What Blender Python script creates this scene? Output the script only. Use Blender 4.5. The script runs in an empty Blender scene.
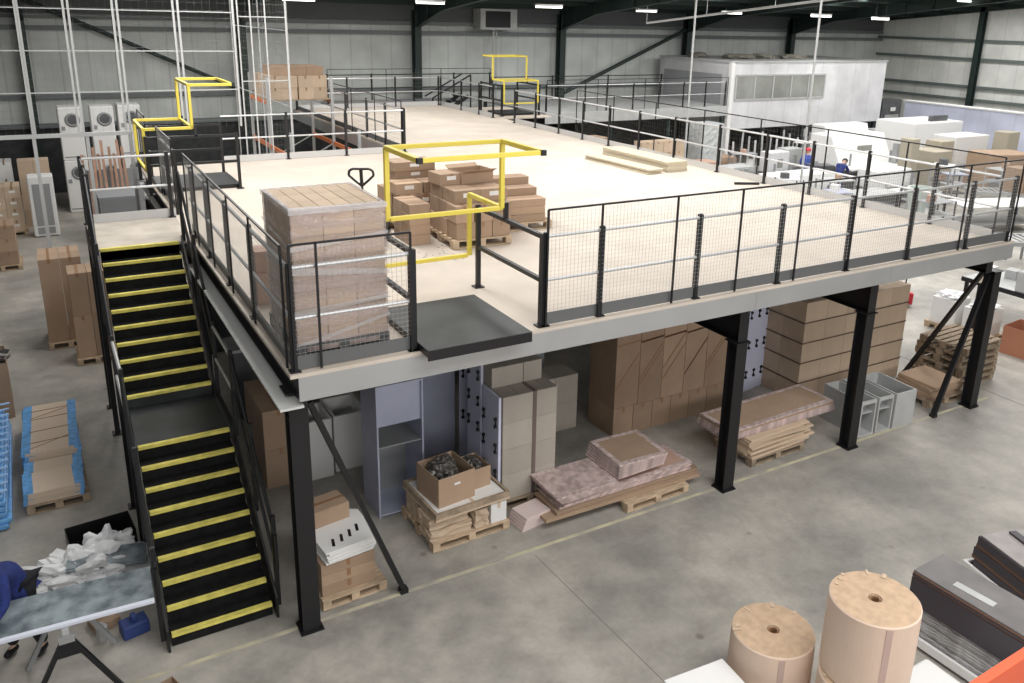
import bpy, bmesh, math, random
from mathutils import Vector, Matrix, Euler
random.seed(7)
SC = bpy.context.scene
COL = SC.collection
PI = math.pi
DZ = 3.3          # deck level

# ------------------------------------------------------------------ materials
MATS = {}
def mat(name, col, rough=.6, metal=0., nscale=0, namt=0., orand=0., bump=0., spec=.5, alpha=1., col2=None, stretch=None, trans=0., emit=0.):
    if name in MATS: return MATS[name]
    m = bpy.data.materials.new(name); m.use_nodes = True
    nt = m.node_tree; b = nt.nodes['Principled BSDF']
    b.inputs['Base Color'].default_value = (*col, 1); b.inputs['Roughness'].default_value = rough
    b.inputs['Metallic'].default_value = metal; b.inputs['Specular IOR Level'].default_value = spec
    b.inputs['Alpha'].default_value = alpha; b.inputs['Transmission Weight'].default_value = trans
    if emit: b.inputs['Emission Color'].default_value = (*col, 1); b.inputs['Emission Strength'].default_value = emit
    last = None
    if nscale:
        tc = nt.nodes.new('ShaderNodeTexCoord'); mp = nt.nodes.new('ShaderNodeMapping')
        if stretch: mp.inputs['Scale'].default_value = stretch
        n = nt.nodes.new('ShaderNodeTexNoise'); n.inputs['Scale'].default_value = nscale; n.inputs['Detail'].default_value = 6
        nt.links.new(tc.outputs['Object'], mp.inputs['Vector']); nt.links.new(mp.outputs['Vector'], n.inputs['Vector'])
        cr = nt.nodes.new('ShaderNodeValToRGB')
        c2 = col2 or tuple(max(0, c*(1-namt)) for c in col)
        c1 = tuple(min(1, c*(1+namt*.4)) for c in col)
        cr.color_ramp.elements[0].position = .35; cr.color_ramp.elements[1].position = .65
        cr.color_ramp.elements[0].color = (*c2, 1); cr.color_ramp.elements[1].color = (*c1, 1)
        nt.links.new(n.outputs['Fac'], cr.inputs['Fac']); last = cr.outputs['Color']
        if bump:
            bp = nt.nodes.new('ShaderNodeBump'); bp.inputs['Strength'].default_value = bump; bp.inputs['Distance'].default_value = .02
            nt.links.new(n.outputs['Fac'], bp.inputs['Height']); nt.links.new(bp.outputs['Normal'], b.inputs['Normal'])
    if orand:
        oi = nt.nodes.new('ShaderNodeObjectInfo'); hs = nt.nodes.new('ShaderNodeHueSaturation')
        mr = nt.nodes.new('ShaderNodeMapRange'); mr.inputs['To Min'].default_value = 1-orand; mr.inputs['To Max'].default_value = 1+orand
        nt.links.new(oi.outputs['Random'], mr.inputs['Value']); nt.links.new(mr.outputs['Result'], hs.inputs['Value'])
        if last: nt.links.new(last, hs.inputs['Color'])
        else: hs.inputs['Color'].default_value = (*col, 1)
        last = hs.outputs['Color']
    if last: nt.links.new(last, b.inputs['Base Color'])
    MATS[name] = m; return m

def floor_material():
    m = bpy.data.materials.new('worn_concrete'); m.use_nodes = True; nt = m.node_tree; b = nt.nodes['Principled BSDF']
    N = nt.nodes.new; L = nt.links.new
    tc = N('ShaderNodeTexCoord')
    def noise(s, d=6, r=.55):
        n = N('ShaderNodeTexNoise'); n.inputs['Scale'].default_value = s; n.inputs['Detail'].default_value = d; n.inputs['Roughness'].default_value = r
        L(tc.outputs['Object'], n.inputs['Vector']); return n
    def ramp(src, a, ca, bb, cb):
        r = N('ShaderNodeValToRGB'); r.color_ramp.elements[0].position = a; r.color_ramp.elements[1].position = bb
        r.color_ramp.elements[0].color = (*ca, 1); r.color_ramp.elements[1].color = (*cb, 1); L(src, r.inputs['Fac']); return r
    n1 = noise(.55); n2 = noise(2.3, 8, .65); n3 = noise(14, 4)
    r1 = ramp(n1.outputs['Fac'], .34, (.29, .285, .265), .64, (.50, .475, .43))
    r2 = ramp(n2.outputs['Fac'], .33, (.80, .79, .78), .62, (1.06, 1.05, 1.04))
    r3 = ramp(n3.outputs['Fac'], .3, (.93, .93, .93), .7, (1.03, 1.03, 1.03))
    mx = N('ShaderNodeMix'); mx.data_type = 'RGBA'; mx.blend_type = 'MULTIPLY'; mx.inputs[0].default_value = 1
    L(r1.outputs['Color'], mx.inputs[6]); L(r2.outputs['Color'], mx.inputs[7])
    mx2 = N('ShaderNodeMix'); mx2.data_type = 'RGBA'; mx2.blend_type = 'MULTIPLY'; mx2.inputs[0].default_value = 1
    L(mx.outputs[2], mx2.inputs[6]); L(r3.outputs['Color'], mx2.inputs[7])
    # small dark spots of dirt
    v = N('ShaderNodeTexVoronoi'); v.inputs['Scale'].default_value = 1.1; L(tc.outputs['Object'], v.inputs['Vector'])
    r4 = ramp(v.outputs['Distance'], .03, (.45, .43, .40), .07, (1, 1, 1))
    mx3 = N('ShaderNodeMix'); mx3.data_type = 'RGBA'; mx3.blend_type = 'MULTIPLY'; mx3.inputs[0].default_value = .6
    L(mx2.outputs[2], mx3.inputs[6]); L(r4.outputs['Color'], mx3.inputs[7])
    L(mx3.outputs[2], b.inputs['Base Color'])
    rr = N('ShaderNodeMapRange'); rr.inputs['To Min'].default_value = .35; rr.inputs['To Max'].default_value = .62
    L(n2.outputs['Fac'], rr.inputs['Value']); L(rr.outputs['Result'], b.inputs['Roughness'])
    b.inputs['Specular IOR Level'].default_value = .4
    return m

def sheet_material(name, col, groove=.33, axis=0, dark=.8, rough=.55):
    """profiled wall cladding: soft vertical joints"""
    m = bpy.data.materials.new(name); m.use_nodes = True; nt = m.node_tree; b = nt.nodes['Principled BSDF']
    N = nt.nodes.new; L = nt.links.new
    tc = N('ShaderNodeTexCoord'); sp = N('ShaderNodeSeparateXYZ'); L(tc.outputs['Object'], sp.inputs[0])
    mt = N('ShaderNodeMath'); mt.operation = 'DIVIDE'; mt.inputs[1].default_value = groove; L(sp.outputs[axis], mt.inputs[0])
    fr = N('ShaderNodeMath'); fr.operation = 'FRACT'; L(mt.outputs[0], fr.inputs[0])
    r = N('ShaderNodeValToRGB'); e = r.color_ramp.elements; e[0].position = 0; e[0].color = (*[c*dark for c in col], 1)
    e[1].position = .08; e[1].color = (*col, 1); L(fr.outputs[0], r.inputs['Fac'])
    n = N('ShaderNodeTexNoise'); n.inputs['Scale'].default_value = .7; n.inputs['Detail'].default_value = 5; L(tc.outputs['Object'], n.inputs['Vector'])
    r2 = N('ShaderNodeValToRGB'); r2.color_ramp.elements[0].color = (.78, .78, .78, 1); r2.color_ramp.elements[1].color = (1.08, 1.08, 1.08, 1)
    r2.color_ramp.elements[0].position = .3; r2.color_ramp.elements[1].position = .7; L(n.outputs['Fac'], r2.inputs['Fac'])
    mx = N('ShaderNodeMix'); mx.data_type = 'RGBA'; mx.blend_type = 'MULTIPLY'; mx.inputs[0].default_value = 1
    L(r.outputs['Color'], mx.inputs[6]); L(r2.outputs['Color'], mx.inputs[7]); L(mx.outputs[2], b.inputs['Base Color'])
    b.inputs['Roughness'].default_value = rough
    return m

M_FLOOR = floor_material()
M_DECK = mat('deck_board', (.60, .53, .455), .7, nscale=1.3, namt=.10, bump=0)
M_GALV = mat('galvanised_steel', (.46, .47, .475), .42, .5, nscale=1.2, namt=.07)
M_GALVD = mat('galvanised_rail', (.62, .63, .64), .38, .6)
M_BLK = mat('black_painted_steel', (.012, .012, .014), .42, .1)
M_CHK = mat('black_plate', (.030, .034, .036), .5, .1, nscale=3, namt=.4)
M_TREAD = mat('black_tread', (.009, .0095, .010), .75, .0, nscale=9, namt=.5, spec=.25)
M_YEL = mat('yellow_painted_steel', (.82, .67, .10), .45)
M_NOS = mat('yellow_nosing', (.78, .69, .16), .7, nscale=9, namt=.2)
M_CARD = mat('cardboard', (.39, .275, .19), .85, nscale=2.5, namt=.08, orand=.16)
M_CARDP = mat('pinkish_cardboard', (.50, .33, .26), .85, nscale=2.5, namt=.08, orand=.10)
M_CARDG = mat('grey_cardboard', (.43, .39, .34), .85, nscale=2.5, namt=.08, orand=.06)
M_CARDL = mat('light_cardboard', (.58, .45, .33), .85, nscale=2.5, namt=.08, orand=.10)
M_TAPE = mat('brown_tape', (.30, .17, .09), .35)
M_TAPEC = mat('clear_tape', (.62, .50, .38), .3)
M_WHT = mat('white_paint', (.80, .80, .79), .5, orand=.03)
M_PAPER = mat('white_paper', (.82, .81, .79), .8)
M_WOOD = mat('pallet_wood', (.55, .42, .29), .85, nscale=6, namt=.28, stretch=(1, 6, 1), orand=.14)
M_WOODD = mat('old_pallet_wood', (.36, .28, .20), .88, nscale=6, namt=.35, stretch=(1, 6, 1), orand=.12)
M_CHIP = mat('chipboard', (.60, .53, .40), .8, nscale=40, namt=.18)
M_GRN = mat('dark_green_steel', (.018, .032, .028), .5, .1)
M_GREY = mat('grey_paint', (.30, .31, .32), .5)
M_GREYL = mat('light_grey_paint', (.46, .47, .47), .5, nscale=3, namt=.1)
M_CAB = mat('cabinet_grey_green', (.46, .49, .47), .5, nscale=2, namt=.08)
M_CABB = mat('cabinet_blue_grey', (.44, .47, .60), .4, nscale=2, namt=.1)
M_BLUE = mat('blue_film', (.16, .42, .80), .3, nscale=12, namt=.3)
M_BEIGE = mat('beige_board', (.64, .52, .41), .85, orand=.08)
M_NAVY = mat('navy_cloth', (.015, .03, .16), .9, nscale=20, namt=.3)
M_SKIN = mat('skin', (.62, .40, .30), .6)
M_HAIR = mat('dark_hair', (.02, .015, .012), .7)
M_RED = mat('red_paint', (.62, .03, .05), .45)
M_ORG = mat('orange_red_paint', (.66, .10, .035), .45, nscale=2, namt=.1)
M_ORGR = mat('orange_rack_paint', (.72, .22, .08), .5)
def wrap_material():
    m = bpy.data.materials.new('stretch_wrap'); m.use_nodes = True; nt = m.node_tree; b = nt.nodes['Principled BSDF']; N = nt.nodes.new; L = nt.links.new
    tc = N('ShaderNodeTexCoord'); mp = N('ShaderNodeMapping'); mp.inputs['Scale'].default_value = (1.0, 1.0, 4.5); mp.inputs['Rotation'].default_value = (.10, .06, 0); L(tc.outputs['Object'], mp.inputs['Vector'])
    n = N('ShaderNodeTexNoise'); n.inputs['Scale'].default_value = 1.6; n.inputs['Detail'].default_value = 7; n.inputs['Roughness'].default_value = .6; L(mp.outputs['Vector'], n.inputs['Vector'])
    r = N('ShaderNodeValToRGB'); e = r.color_ramp.elements; e[0].position = .40; e[0].color = (.22, .22, .22, 1); e[1].position = .72; e[1].color = (.85, .85, .85, 1); L(n.outputs['Fac'], r.inputs['Fac']); L(r.outputs['Color'], b.inputs['Alpha'])
    b.inputs['Base Color'].default_value = (.62, .51, .49, 1); b.inputs['Roughness'].default_value = .16; b.inputs['Specular IOR Level'].default_value = .9
    bp = N('ShaderNodeBump'); bp.inputs['Strength'].default_value = .8; bp.inputs['Distance'].default_value = .02; L(n.outputs['Fac'], bp.inputs['Height']); L(bp.outputs['Normal'], b.inputs['Normal'])
    return m
M_WRAP = wrap_material()
M_FILM = mat('crumpled_white_film', (.80, .81, .82), .35, alpha=.93, bump=.5, nscale=8, namt=.06)
M_IBC = mat('clear_wrap_thick', (.72, .76, .77), .3, alpha=.62, nscale=6, namt=.1, bump=.6)
M_SLATE = mat('slate_worktop', (.23, .27, .29), .35, nscale=5.5, namt=.6, col2=(.09, .115, .13))
M_WALLG = sheet_material('grey_cladding', (.60, .63, .61), .9, 0, .72)
M_WALLR = sheet_material('white_cladding', (.80, .81, .77), 1.0, 1, .80)
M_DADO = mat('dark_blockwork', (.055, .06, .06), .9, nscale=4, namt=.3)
M_ROOF = sheet_material('roof_sheet', (.14, .145, .145), .33, 0, .6)
M_GLASS = mat('window_glass', (.33, .34, .31), .12, nscale=.5, namt=.35, spec=.8)
M_LAM = mat('light_diffuser', (1, .98, .93), .5, emit=3.2)
M_OFFICE = sheet_material('office_panel', (.74, .74, .76), 1.2, 0, .86)
M_PART = sheet_material('lilac_partition', (.62, .65, .80), 1.3, 1, .88)
M_KRAFT = mat('kraft_paper_roll', (.72, .56, .45), .7, nscale=1.5, namt=.10, stretch=(1, 1, .3))
M_KRAFTE = mat('roll_end', (.52, .375, .255), .9, nscale=11, namt=.14, stretch=(1, 1, 1))
M_PLUM = mat('dark_plum_board', (.045, .038, .048), .38)
M_PLUMT = mat('grey_brown_board_top', (.17, .16, .16), .38, nscale=2, namt=.3)
M_BRNE = mat('brown_board_edge', (.16, .085, .055), .6)
M_LINE = mat('yellow_floor_paint', (.56, .52, .36), .8, nscale=3, namt=.35, col2=(.40, .385, .33))
M_PINKB = mat('pink_taped_sheet', (.56, .44, .42), .6, nscale=9, namt=.35, orand=.08)
M_TOE = mat('dark_toe_board', (.13, .135, .14), .5, .2)
M_RIB = mat('ribbed_grey', (.22, .23, .24), .6)
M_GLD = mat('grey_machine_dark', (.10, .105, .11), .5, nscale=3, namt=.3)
M_RAILG = mat('net_white_steel', (.50, .51, .51), .5)
M_MESH = mat('grey_mesh_wire', (.42, .42, .41), .5, .4)
M_NET = mat('net_cord', (.30, .31, .31), .8)

# ------------------------------------------------------------------ builders
class MB:
    def __init__(s): s.v = []; s.f = []
    def add(s, vs, fs):
        o = len(s.v); s.v += [Vector(v) for v in vs]; s.f += [tuple(i+o for i in f) for f in fs]; return s
    def box(s, x0, x1, y0, y1, z0, z1):
        return s.add([(x0,y0,z0),(x1,y0,z0),(x1,y1,z0),(x0,y1,z0),(x0,y0,z1),(x1,y0,z1),(x1,y1,z1),(x0,y1,z1)],
                     [(0,3,2,1),(4,5,6,7),(0,1,5,4),(1,2,6,5),(2,3,7,6),(3,0,4,7)])
    def cbox(s, c, d, e=(0,0,0)):
        R = Euler(e).to_matrix(); h = [x/2 for x in d]; vs = []
        for z in (-1,1):
            for x,y in ((-1,-1),(1,-1),(1,1),(-1,1)): vs.append(R @ Vector((x*h[0], y*h[1], z*h[2])) + Vector(c))
        return s.add(vs, [(0,3,2,1),(4,5,6,7),(0,1,5,4),(1,2,6,5),(2,3,7,6),(3,0,4,7)])
    def bar(s, a, b, w, h=None, up=(0,0,1)):
        a = Vector(a); b = Vector(b); h = h or w; d = (b-a).normalized(); u = Vector(up)
        if abs(d.dot(u)) > .95: u = Vector((0,1,0))
        r = d.cross(u).normalized(); u = r.cross(d).normalized(); vs = []
        for p in (a, b):
            for x,y in ((-1,-1),(1,-1),(1,1),(-1,1)): vs.append(p + r*x*w/2 + u*y*h/2)
        return s.add(vs, [(0,1,2,3),(7,6,5,4),(0,4,5,1),(1,5,6,2),(2,6,7,3),(3,7,4,0)])
    def wire(s, a, b, w):
        a = Vector(a); b = Vector(b); d = (b-a).normalized(); u = Vector((0,0,1))
        if abs(d.dot(u)) > .95: u = Vector((0,1,0))
        r = d.cross(u).normalized(); u = r.cross(d).normalized(); vs = []
        for p in (a, b):
            for k in range(3): vs.append(p + (r*math.cos(k*2.0944) + u*math.sin(k*2.0944))*w*.62)
        return s.add(vs, [(0,3,4,1),(1,4,5,2),(2,5,3,0)])
    def tube(s, a, b, r, n=10, r2=None, cap=True):
        a = Vector(a); b = Vector(b); r2 = r if r2 is None else r2; d = (b-a).normalized(); u = Vector((0,0,1))
        if abs(d.dot(u)) > .95: u = Vector((0,1,0))
        q = d.cross(u).normalized(); u = q.cross(d).normalized(); vs = []
        for p, rr in ((a, r), (b, r2)):
            for k in range(n):
                t = 2*PI*k/n; vs.append(p + q*math.cos(t)*rr + u*math.sin(t)*rr)
        fs = [(k, (k+1) % n, n+(k+1) % n, n+k) for k in range(n)]
        if cap: fs += [tuple(range(n-1, -1, -1)), tuple(range(n, 2*n))]
        return s.add(vs, fs)
    def path(s, pts, r, n=8):
        for a, b in zip(pts, pts[1:]): s.tube(a, b, r, n)
        return s
    def lathe(s, c, prof, n=32):
        vs = []; m = len(prof)
        for k in range(n):
            t = 2*PI*k/n
            for r, z in prof: vs.append((c[0]+r*math.cos(t), c[1]+r*math.sin(t), c[2]+z))
        fs = []
        for k in range(n):
            k2 = (k+1) % n
            for i in range(m-1): fs.append((k*m+i, k2*m+i, k2*m+i+1, k*m+i+1))
        return s.add(vs, fs)
    def prism(s, poly, vec):
        n = len(poly); v = Vector(vec); vs = [Vector(p) for p in poly] + [Vector(p)+v for p in poly]
        return s.add(vs, [tuple(range(n-1, -1, -1)), tuple(range(n, 2*n))] + [(k, (k+1) % n, n+(k+1) % n, n+k) for k in range(n)])
    def ibeam(s, a, b, w, h, t=.012):
        """I section from a to b (top centre line)"""
        a = Vector(a); b = Vector(b); z = Vector((0,0,1))
        s.bar(a-z*t/2, b-z*t/2, w, t); s.bar(a-z*(h-t/2), b-z*(h-t/2), w, t); s.bar(a-z*h/2, b-z*h/2, t, h-2*t); return s
    def build(s, name, m, parent=None, bevel=0, smooth=False, world=False):
        me = bpy.data.meshes.new(name)
        vs = s.v
        if parent is not None and world:
            Mi = WORLD[parent.name].inverted(); vs = [Mi @ v for v in vs]
        me.from_pydata([tuple(v) for v in vs], [], s.f); me.update()
        bm = bmesh.new(); bm.from_mesh(me); bmesh.ops.recalc_face_normals(bm, faces=bm.faces); bm.to_mesh(me); bm.free()
        if smooth:
            for p in me.polygons: p.use_smooth = True
        me.materials.append(m)
        o = bpy.data.objects.new(name, me); COL.objects.link(o)
        if parent is not None: o.parent = parent; WORLD[o.name] = WORLD[parent.name].copy()
        else: WORLD[o.name] = Matrix.Identity(4)
        if bevel:
            md = o.modifiers.new('bevel', 'BEVEL'); md.width = bevel; md.segments = 2; md.limit_method = 'ANGLE'
        return o
WORLD = {}
def place(o, loc, rz=0, rx=0, ry=0):
    o.location = loc; o.rotation_euler = (rx, ry, rz)
    WORLD[o.name] = Matrix.Translation(loc) @ Euler((rx, ry, rz)).to_matrix().to_4x4()
def tag(o, label=None, cat=None, group=None, kind=None):
    if label: o['label'] = label
    if cat: o['category'] = cat
    if group: o['group'] = group
    if kind: o['kind'] = kind
    return o
def thing(name, label, cat, loc=(0,0,0), rz=0, group=None, rx=0, ry=0):
    o = bpy.data.objects.new(name, None); COL.objects.link(o); o.empty_display_size = .2
    place(o, loc, rz, rx, ry); return tag(o, label, cat, group)
def struct(name, mb, m, **k):
    return tag(mb.build(name, m, **k), kind='structure')
def dup(o, loc=None, rz=None, label=None, group=None, parent=None, rx=None, ry=None):
    c = o.copy(); COL.objects.link(c)
    if parent is not None: c.parent = parent
    for ch in list(o.children): dup(ch, parent=c)
    if loc is not None: c.location = loc
    if rz is not None: c.rotation_euler = (rx or 0, ry or 0, rz)
    if label: c['label'] = label
    if group: c['group'] = group
    return c

# ---- cartons -----------------------------------------------------
PROTO = {}
def carton(dx, dy, dz, loc, label, group=None, rz=0, m=None, tape=M_TAPE, paper=False, name='cardboard_box', rx=0, ry=0, cat='box'):
    """closed carton standing on loc (centre of its base): body with the flap seam, tape, sometimes a paper label"""
    m = m or M_CARD; key = (round(dx,3), round(dy,3), round(dz,3), m.name, tape.name if tape else '', paper, name)
    if key in PROTO: o = dup(PROTO[key], loc, rz, label, group, rx=rx, ry=ry); WORLD[o.name] = Matrix.Translation(loc); return o
    b = MB(); g = .003
    h = dz - .006
    b.box(-dx/2, dx/2, -dy/2, dy/2, 0, h)
    # two top flaps meeting at a slit
    if dx >= dy: b.box(-dx/2, dx/2, -dy/2, -g, h-.001, dz); b.box(-dx/2, dx/2, g, dy/2, h-.001, dz)
    else: b.box(-dx/2, -g, -dy/2, dy/2, h-.001, dz); b.box(g, dx/2, -dy/2, dy/2, h-.001, dz)
    o = b.build(name, m, bevel=.004); place(o, loc, rz, rx, ry); tag(o, label, cat, group)
    if tape:
        t = MB(); w = .025; e = .0015
        if dx >= dy:
            t.box(-dx/2-e, dx/2+e, -w, w, dz, dz+e); t.box(-dx/2-e, -dx/2, -w, w, dz-.09, dz); t.box(dx/2, dx/2+e, -w, w, dz-.09, dz)
        else:
            t.box(-w, w, -dy/2-e, dy/2+e, dz, dz+e); t.box(-w, w, -dy/2-e, -dy/2, dz-.09, dz); t.box(-w, w, dy/2, dy/2+e, dz-.09, dz)
        t.build('tape', tape, o)
    if paper:
        t = MB(); w = min(.08, dx*.2); t.box(-w, w, -dy/2-.002, -dy/2, dz*.45, dz*.45+min(.07, dz*.35)); t.build('paper_label', M_PAPER, o)
    PROTO[key] = o; return o

def open_box(dx, dy, dz, loc, label, m=None, rz=0, name='cardboard_box', cat='box', flaps=True, group=None, t=.008):
    m = m or M_CARD
    b = MB(); b.box(-dx/2, dx/2, -dy/2, dy/2, 0, t)
    b.box(-dx/2, dx/2, -dy/2, -dy/2+t, t, dz); b.box(-dx/2, dx/2, dy/2-t, dy/2, t, dz)
    b.box(-dx/2, -dx/2+t, -dy/2+t, dy/2-t, t, dz); b.box(dx/2-t, dx/2, -dy/2+t, dy/2-t, t, dz)
    o = b.build(name, m); place(o, loc, rz); tag(o, label, cat, group)
    return o

# ---- pallet ------------------------------------------------------
def pallet(loc, label, L=1.2, W=1.0, rz=0, m=None, group=None):
    """deck boards run along local x (length L), depth W along y, height .144"""
    m = m or M_WOOD; key = ('pallet', L, W, m.name)
    if key in PROTO: o = dup(PROTO[key], loc, rz, label, group); return o
    t = thing('wooden_pallet', label, 'pallet', loc, rz, group)
    d = MB(); n = 7; bw = .1
    for k in range(n):
        y = -W/2 + bw/2 + k*(W-bw)/(n-1); d.box(-L/2, L/2, y-bw/2, y+bw/2, .122, .144)
    for x in (-L/2+.05, 0, L/2-.05): d.box(x-.05, x+.05, -W/2, W/2, .1, .122)
    d.build('deck_boards', m, t)
    for y in (-W/2+.07, 0, W/2-.07):
        b = MB(); b.box(-L/2, L/2, y-.05, y+.05, 0, .022)
        for x in (-L/2+.05, 0, L/2-.05): b.box(x-.05, x+.05, y-.07, y+.07, .021, .1)
        b.build('block_runner', m, t)
    PROTO[key] = t; return t

ORD = ['bottom', 'second', 'third', 'fourth', 'fifth', 'sixth', 'seventh']
def layer_name(k, n): return 'top' if k == n-1 else ORD[k]

# ================================================================== SETTING
b = MB(); b.box(-14, 46, -14, 30, -.2, 0); struct('floor', b, M_FLOOR)
b = MB(); b.bar((-3.6, .43, .002), (13.2, .43, .002), .055, .004); struct('trim_1', b, M_LINE)
# slab joint sawn in the floor
b = MB(); b.bar((3.02, .3, .0015), (3.32, -7, .0015), .008, .003); b.bar((-4.6, 12.0, .0015), (-4.6, -4, .0015), .018, .003)
b.bar((13.4, -7, .0015), (13.4, 10, .0015), .018, .003)
struct('trim_2', b, mat('joint_filler', (.25, .24, .22), .9))

# back wall with girts, columns and bracing
YB = 28.0; XR = 43.6
b = MB(); b.box(-13.2, XR+.2, YB, YB+.2, 2.4, 7.6); struct('wall_back', b, M_WALLG)
b = MB(); b.box(-13.2, XR+.2, YB-.02, YB+.2, 0, 2.4); struct('wall_back_base', b, M_DADO)
b = MB()
for z in (2.5, 3.55, 5.95, 6.35): b.box(-10, XR, YB-.2, YB, z-.08, z+.08)
struct('trim_3', b, mat('girt_grey', (.16, .18, .18), .6))
b = MB(); b.box(XR, XR+.2, -14, YB, 0, 10.5); struct('wall_right', b, M_WALLR)
b = MB(); b.box(-13.2, -13, -14, YB, 0, 7.6); struct('wall_left', b, M_DADO)
b = MB(); b.box(-13, XR, -14.2, -14, 0, 7.6); struct('wall_front', b, M_DADO)
b = MB()
for z in (2.9, 3.6, 5.1, 6.1): b.box(XR-.2, XR, -8, YB, z-.07, z+.07)
struct('trim_4', b, mat('girt_green_grey', (.13, .16, .15), .6))
CX = [-9.4, -2.0, 5.4, 12.75, 20.15, 27.9, 35.5]
def rafter(x, y0=YB-.2, y1=6, z0=6.15, sl=.105):
    r = MB()
    def zz(y): return z0 + (y0-y)*sl
    top = 1.0
    for ya, yb, d0, d1 in ((y0, y0-3.2, 1.05, .55), (y0-3.2, y1, .55, .5)):
        za, zb = zz(ya)+top, zz(yb)+top
        # web
        r.prism([(x-.012, ya, za-d0), (x-.012, yb, zb-d1), (x-.012, yb, zb), (x-.012, ya, za)], (.024, 0, 0))
        r.bar((x, ya, za), (x, yb, zb), .24, .03); r.bar((x, ya, za-d0), (x, yb, zb-d1), .24, .03)
    for k in range(1, 9):
        y = y0 - k*1.5; d = 1.05-.5*min(1, (y0-y)/3.2); r.box(x-.11, x+.11, y-.01, y+.01, zz(y)+top-d, zz(y)+top)
    return r
for i, x in enumerate(CX):
    w = MB(); zt = 6.9
    w.box(x-.15, x+.15, YB-.22, YB-.2, 0, zt); w.box(x-.15, x+.15, YB-.60, YB-.58, 0, zt); w.box(x-.012, x+.012, YB-.58, YB-.22, 0, zt)
    o = w.build('steel_column', M_GRN)
    tag(o, ['dark steel wall column behind the tall white machines, far left', 'dark steel wall column at the left edge by the netting', 'dark steel wall column behind the netting tower',
            'dark green wall column behind the upper platform, left of the air heater', 'dark green wall column right of the air heater and yellow far gate',
            'dark green wall column hidden behind the office left end', 'pale-footed wall column standing behind the office roof'][i], 'column', kind='structure')
    o = rafter(x).build('roof_rafter', M_GRN); tag(o, kind='structure', cat='rafter', label='dark green haunched roof rafter over wall column %s' % ['one', 'two', 'three', 'four', 'five', 'six', 'seven'][i])
# right wall columns
b = MB(); b.bar((XR-.35, YB-.3, 7.25), (XR-.35, 4, 9.42), .3, .42); struct('trim_9', b, M_GRN)
for i, y in enumerate((21.2, 13.6, 6.0)):
    w = MB(); w.box(XR-.5, XR-.48, y-.15, y+.15, 0, 9.4); w.box(XR-.22, XR-.2, y-.15, y+.15, 0, 9.4); w.box(XR-.48, XR-.22, y-.012, y+.012, 0, 9.4)
    struct('steel_column', w, M_GRN)
# wall bracing diagonals
b = MB(); b.tube((-2, YB-.4, 7.0), (5.4, YB-.4, 3.6), .08); b.tube((14.5, YB-.7, 2.4), (20.15, YB-.7, 2.9), .001)
struct('trim_5', b, M_GRN)
b = MB(); b.tube((20.3, YB-.4, 3.2), (27.8, YB-.4, 6.3), .09); struct('trim_6', b, M_GRN)
# roof and purlins (only the part over the back of the hall)
b = MB(); b.prism([(-10, YB, 7.25), (XR, YB, 7.25), (XR, 13, 8.83), (-10, 13, 8.83)], (0, 0, .08)); struct('ceiling', b, M_ROOF)
b = MB()
for k in range(9):
    y = YB-.9-k*1.75; z = 7.2+(YB-y)*.105; b.box(-10, XR-.6, y-.04, y+.04, z-.2, z)
struct('trim_7', b, M_GRN)
# eaves band above the wall sheets
b = MB(); b.box(-10, XR, YB-.16, YB-.02, 6.45, 7.2); struct('trim_8', b, mat('eaves_dark', (.10, .11, .11), .7))

# strip lights
def strip_light(loc, label, L=1.5):
    t = thing('strip_light', label, 'light', loc, 0, 'strip lights under the roof')
    b = MB(); b.box(-L/2, L/2, -.09, .09, .06, .13); b.build('housing', M_WHT, t)
    b = MB(); b.box(-L/2+.02, L/2-.02, -.075, .075, 0, .06); b.build('diffuser', M_LAM, t)
    b = MB(); b.tube((-L/2+.2, 0, .13), (-L/2+.2, 0, .75), .008, 5); b.tube((L/2-.2, 0, .13), (L/2-.2, 0, .75), .008, 5); b.build('hanger', M_BLK, t)
LIGHTS = [((549, 8), 20, 'short strip light right of the air heater'), ((431, 3.5), 22, 'strip light at the top edge above the left column'),
          ((299, 1), 22, 'strip light at the very top, above the rack of boxes'), ((821, 17), 18, 'hanging strip light over the office right end'),
          ((881, 20), 20, 'faint strip light near the far right corner of the hall'), ((966, 2), 17, 'strip light at the top edge above the right wall column'),
          ((732, 14), 22, 'strip light beside the hanging pipe'), ((646, 12), 24, 'dim strip light between the two rafters, mid roof')]

# ================================================================== MEZZANINE
mz = thing('mezzanine_platform', 'raised steel mezzanine floor with pale board deck on black columns', 'mezzanine', (0, 0, 0))
b = MB(); b.box(-.05, 12.25, 0, 12.9, DZ-.04, DZ); b.box(6.2, 12.25, 12.9, 23.6, DZ-.04, DZ); b.box(12.25, 14.25, 18.6, 22.2, DZ-.04, DZ)
b.build('deck', M_DECK, mz)
# front C-section edge beam, in lengths
for x0, x1 in ((.03, 6.25), (6.25, 9.05), (9.05, 12.25)):
    b = MB(); b.box(x0, x1-.004, .0, .012, DZ-.30, DZ-.04); b.box(x0, x1-.004, .012, .07, DZ-.30, DZ-.29); b.box(x0, x1-.004, .012, .07, DZ-.05, DZ-.04)
    b.build('edge_beam', M_GALV, mz)
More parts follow.
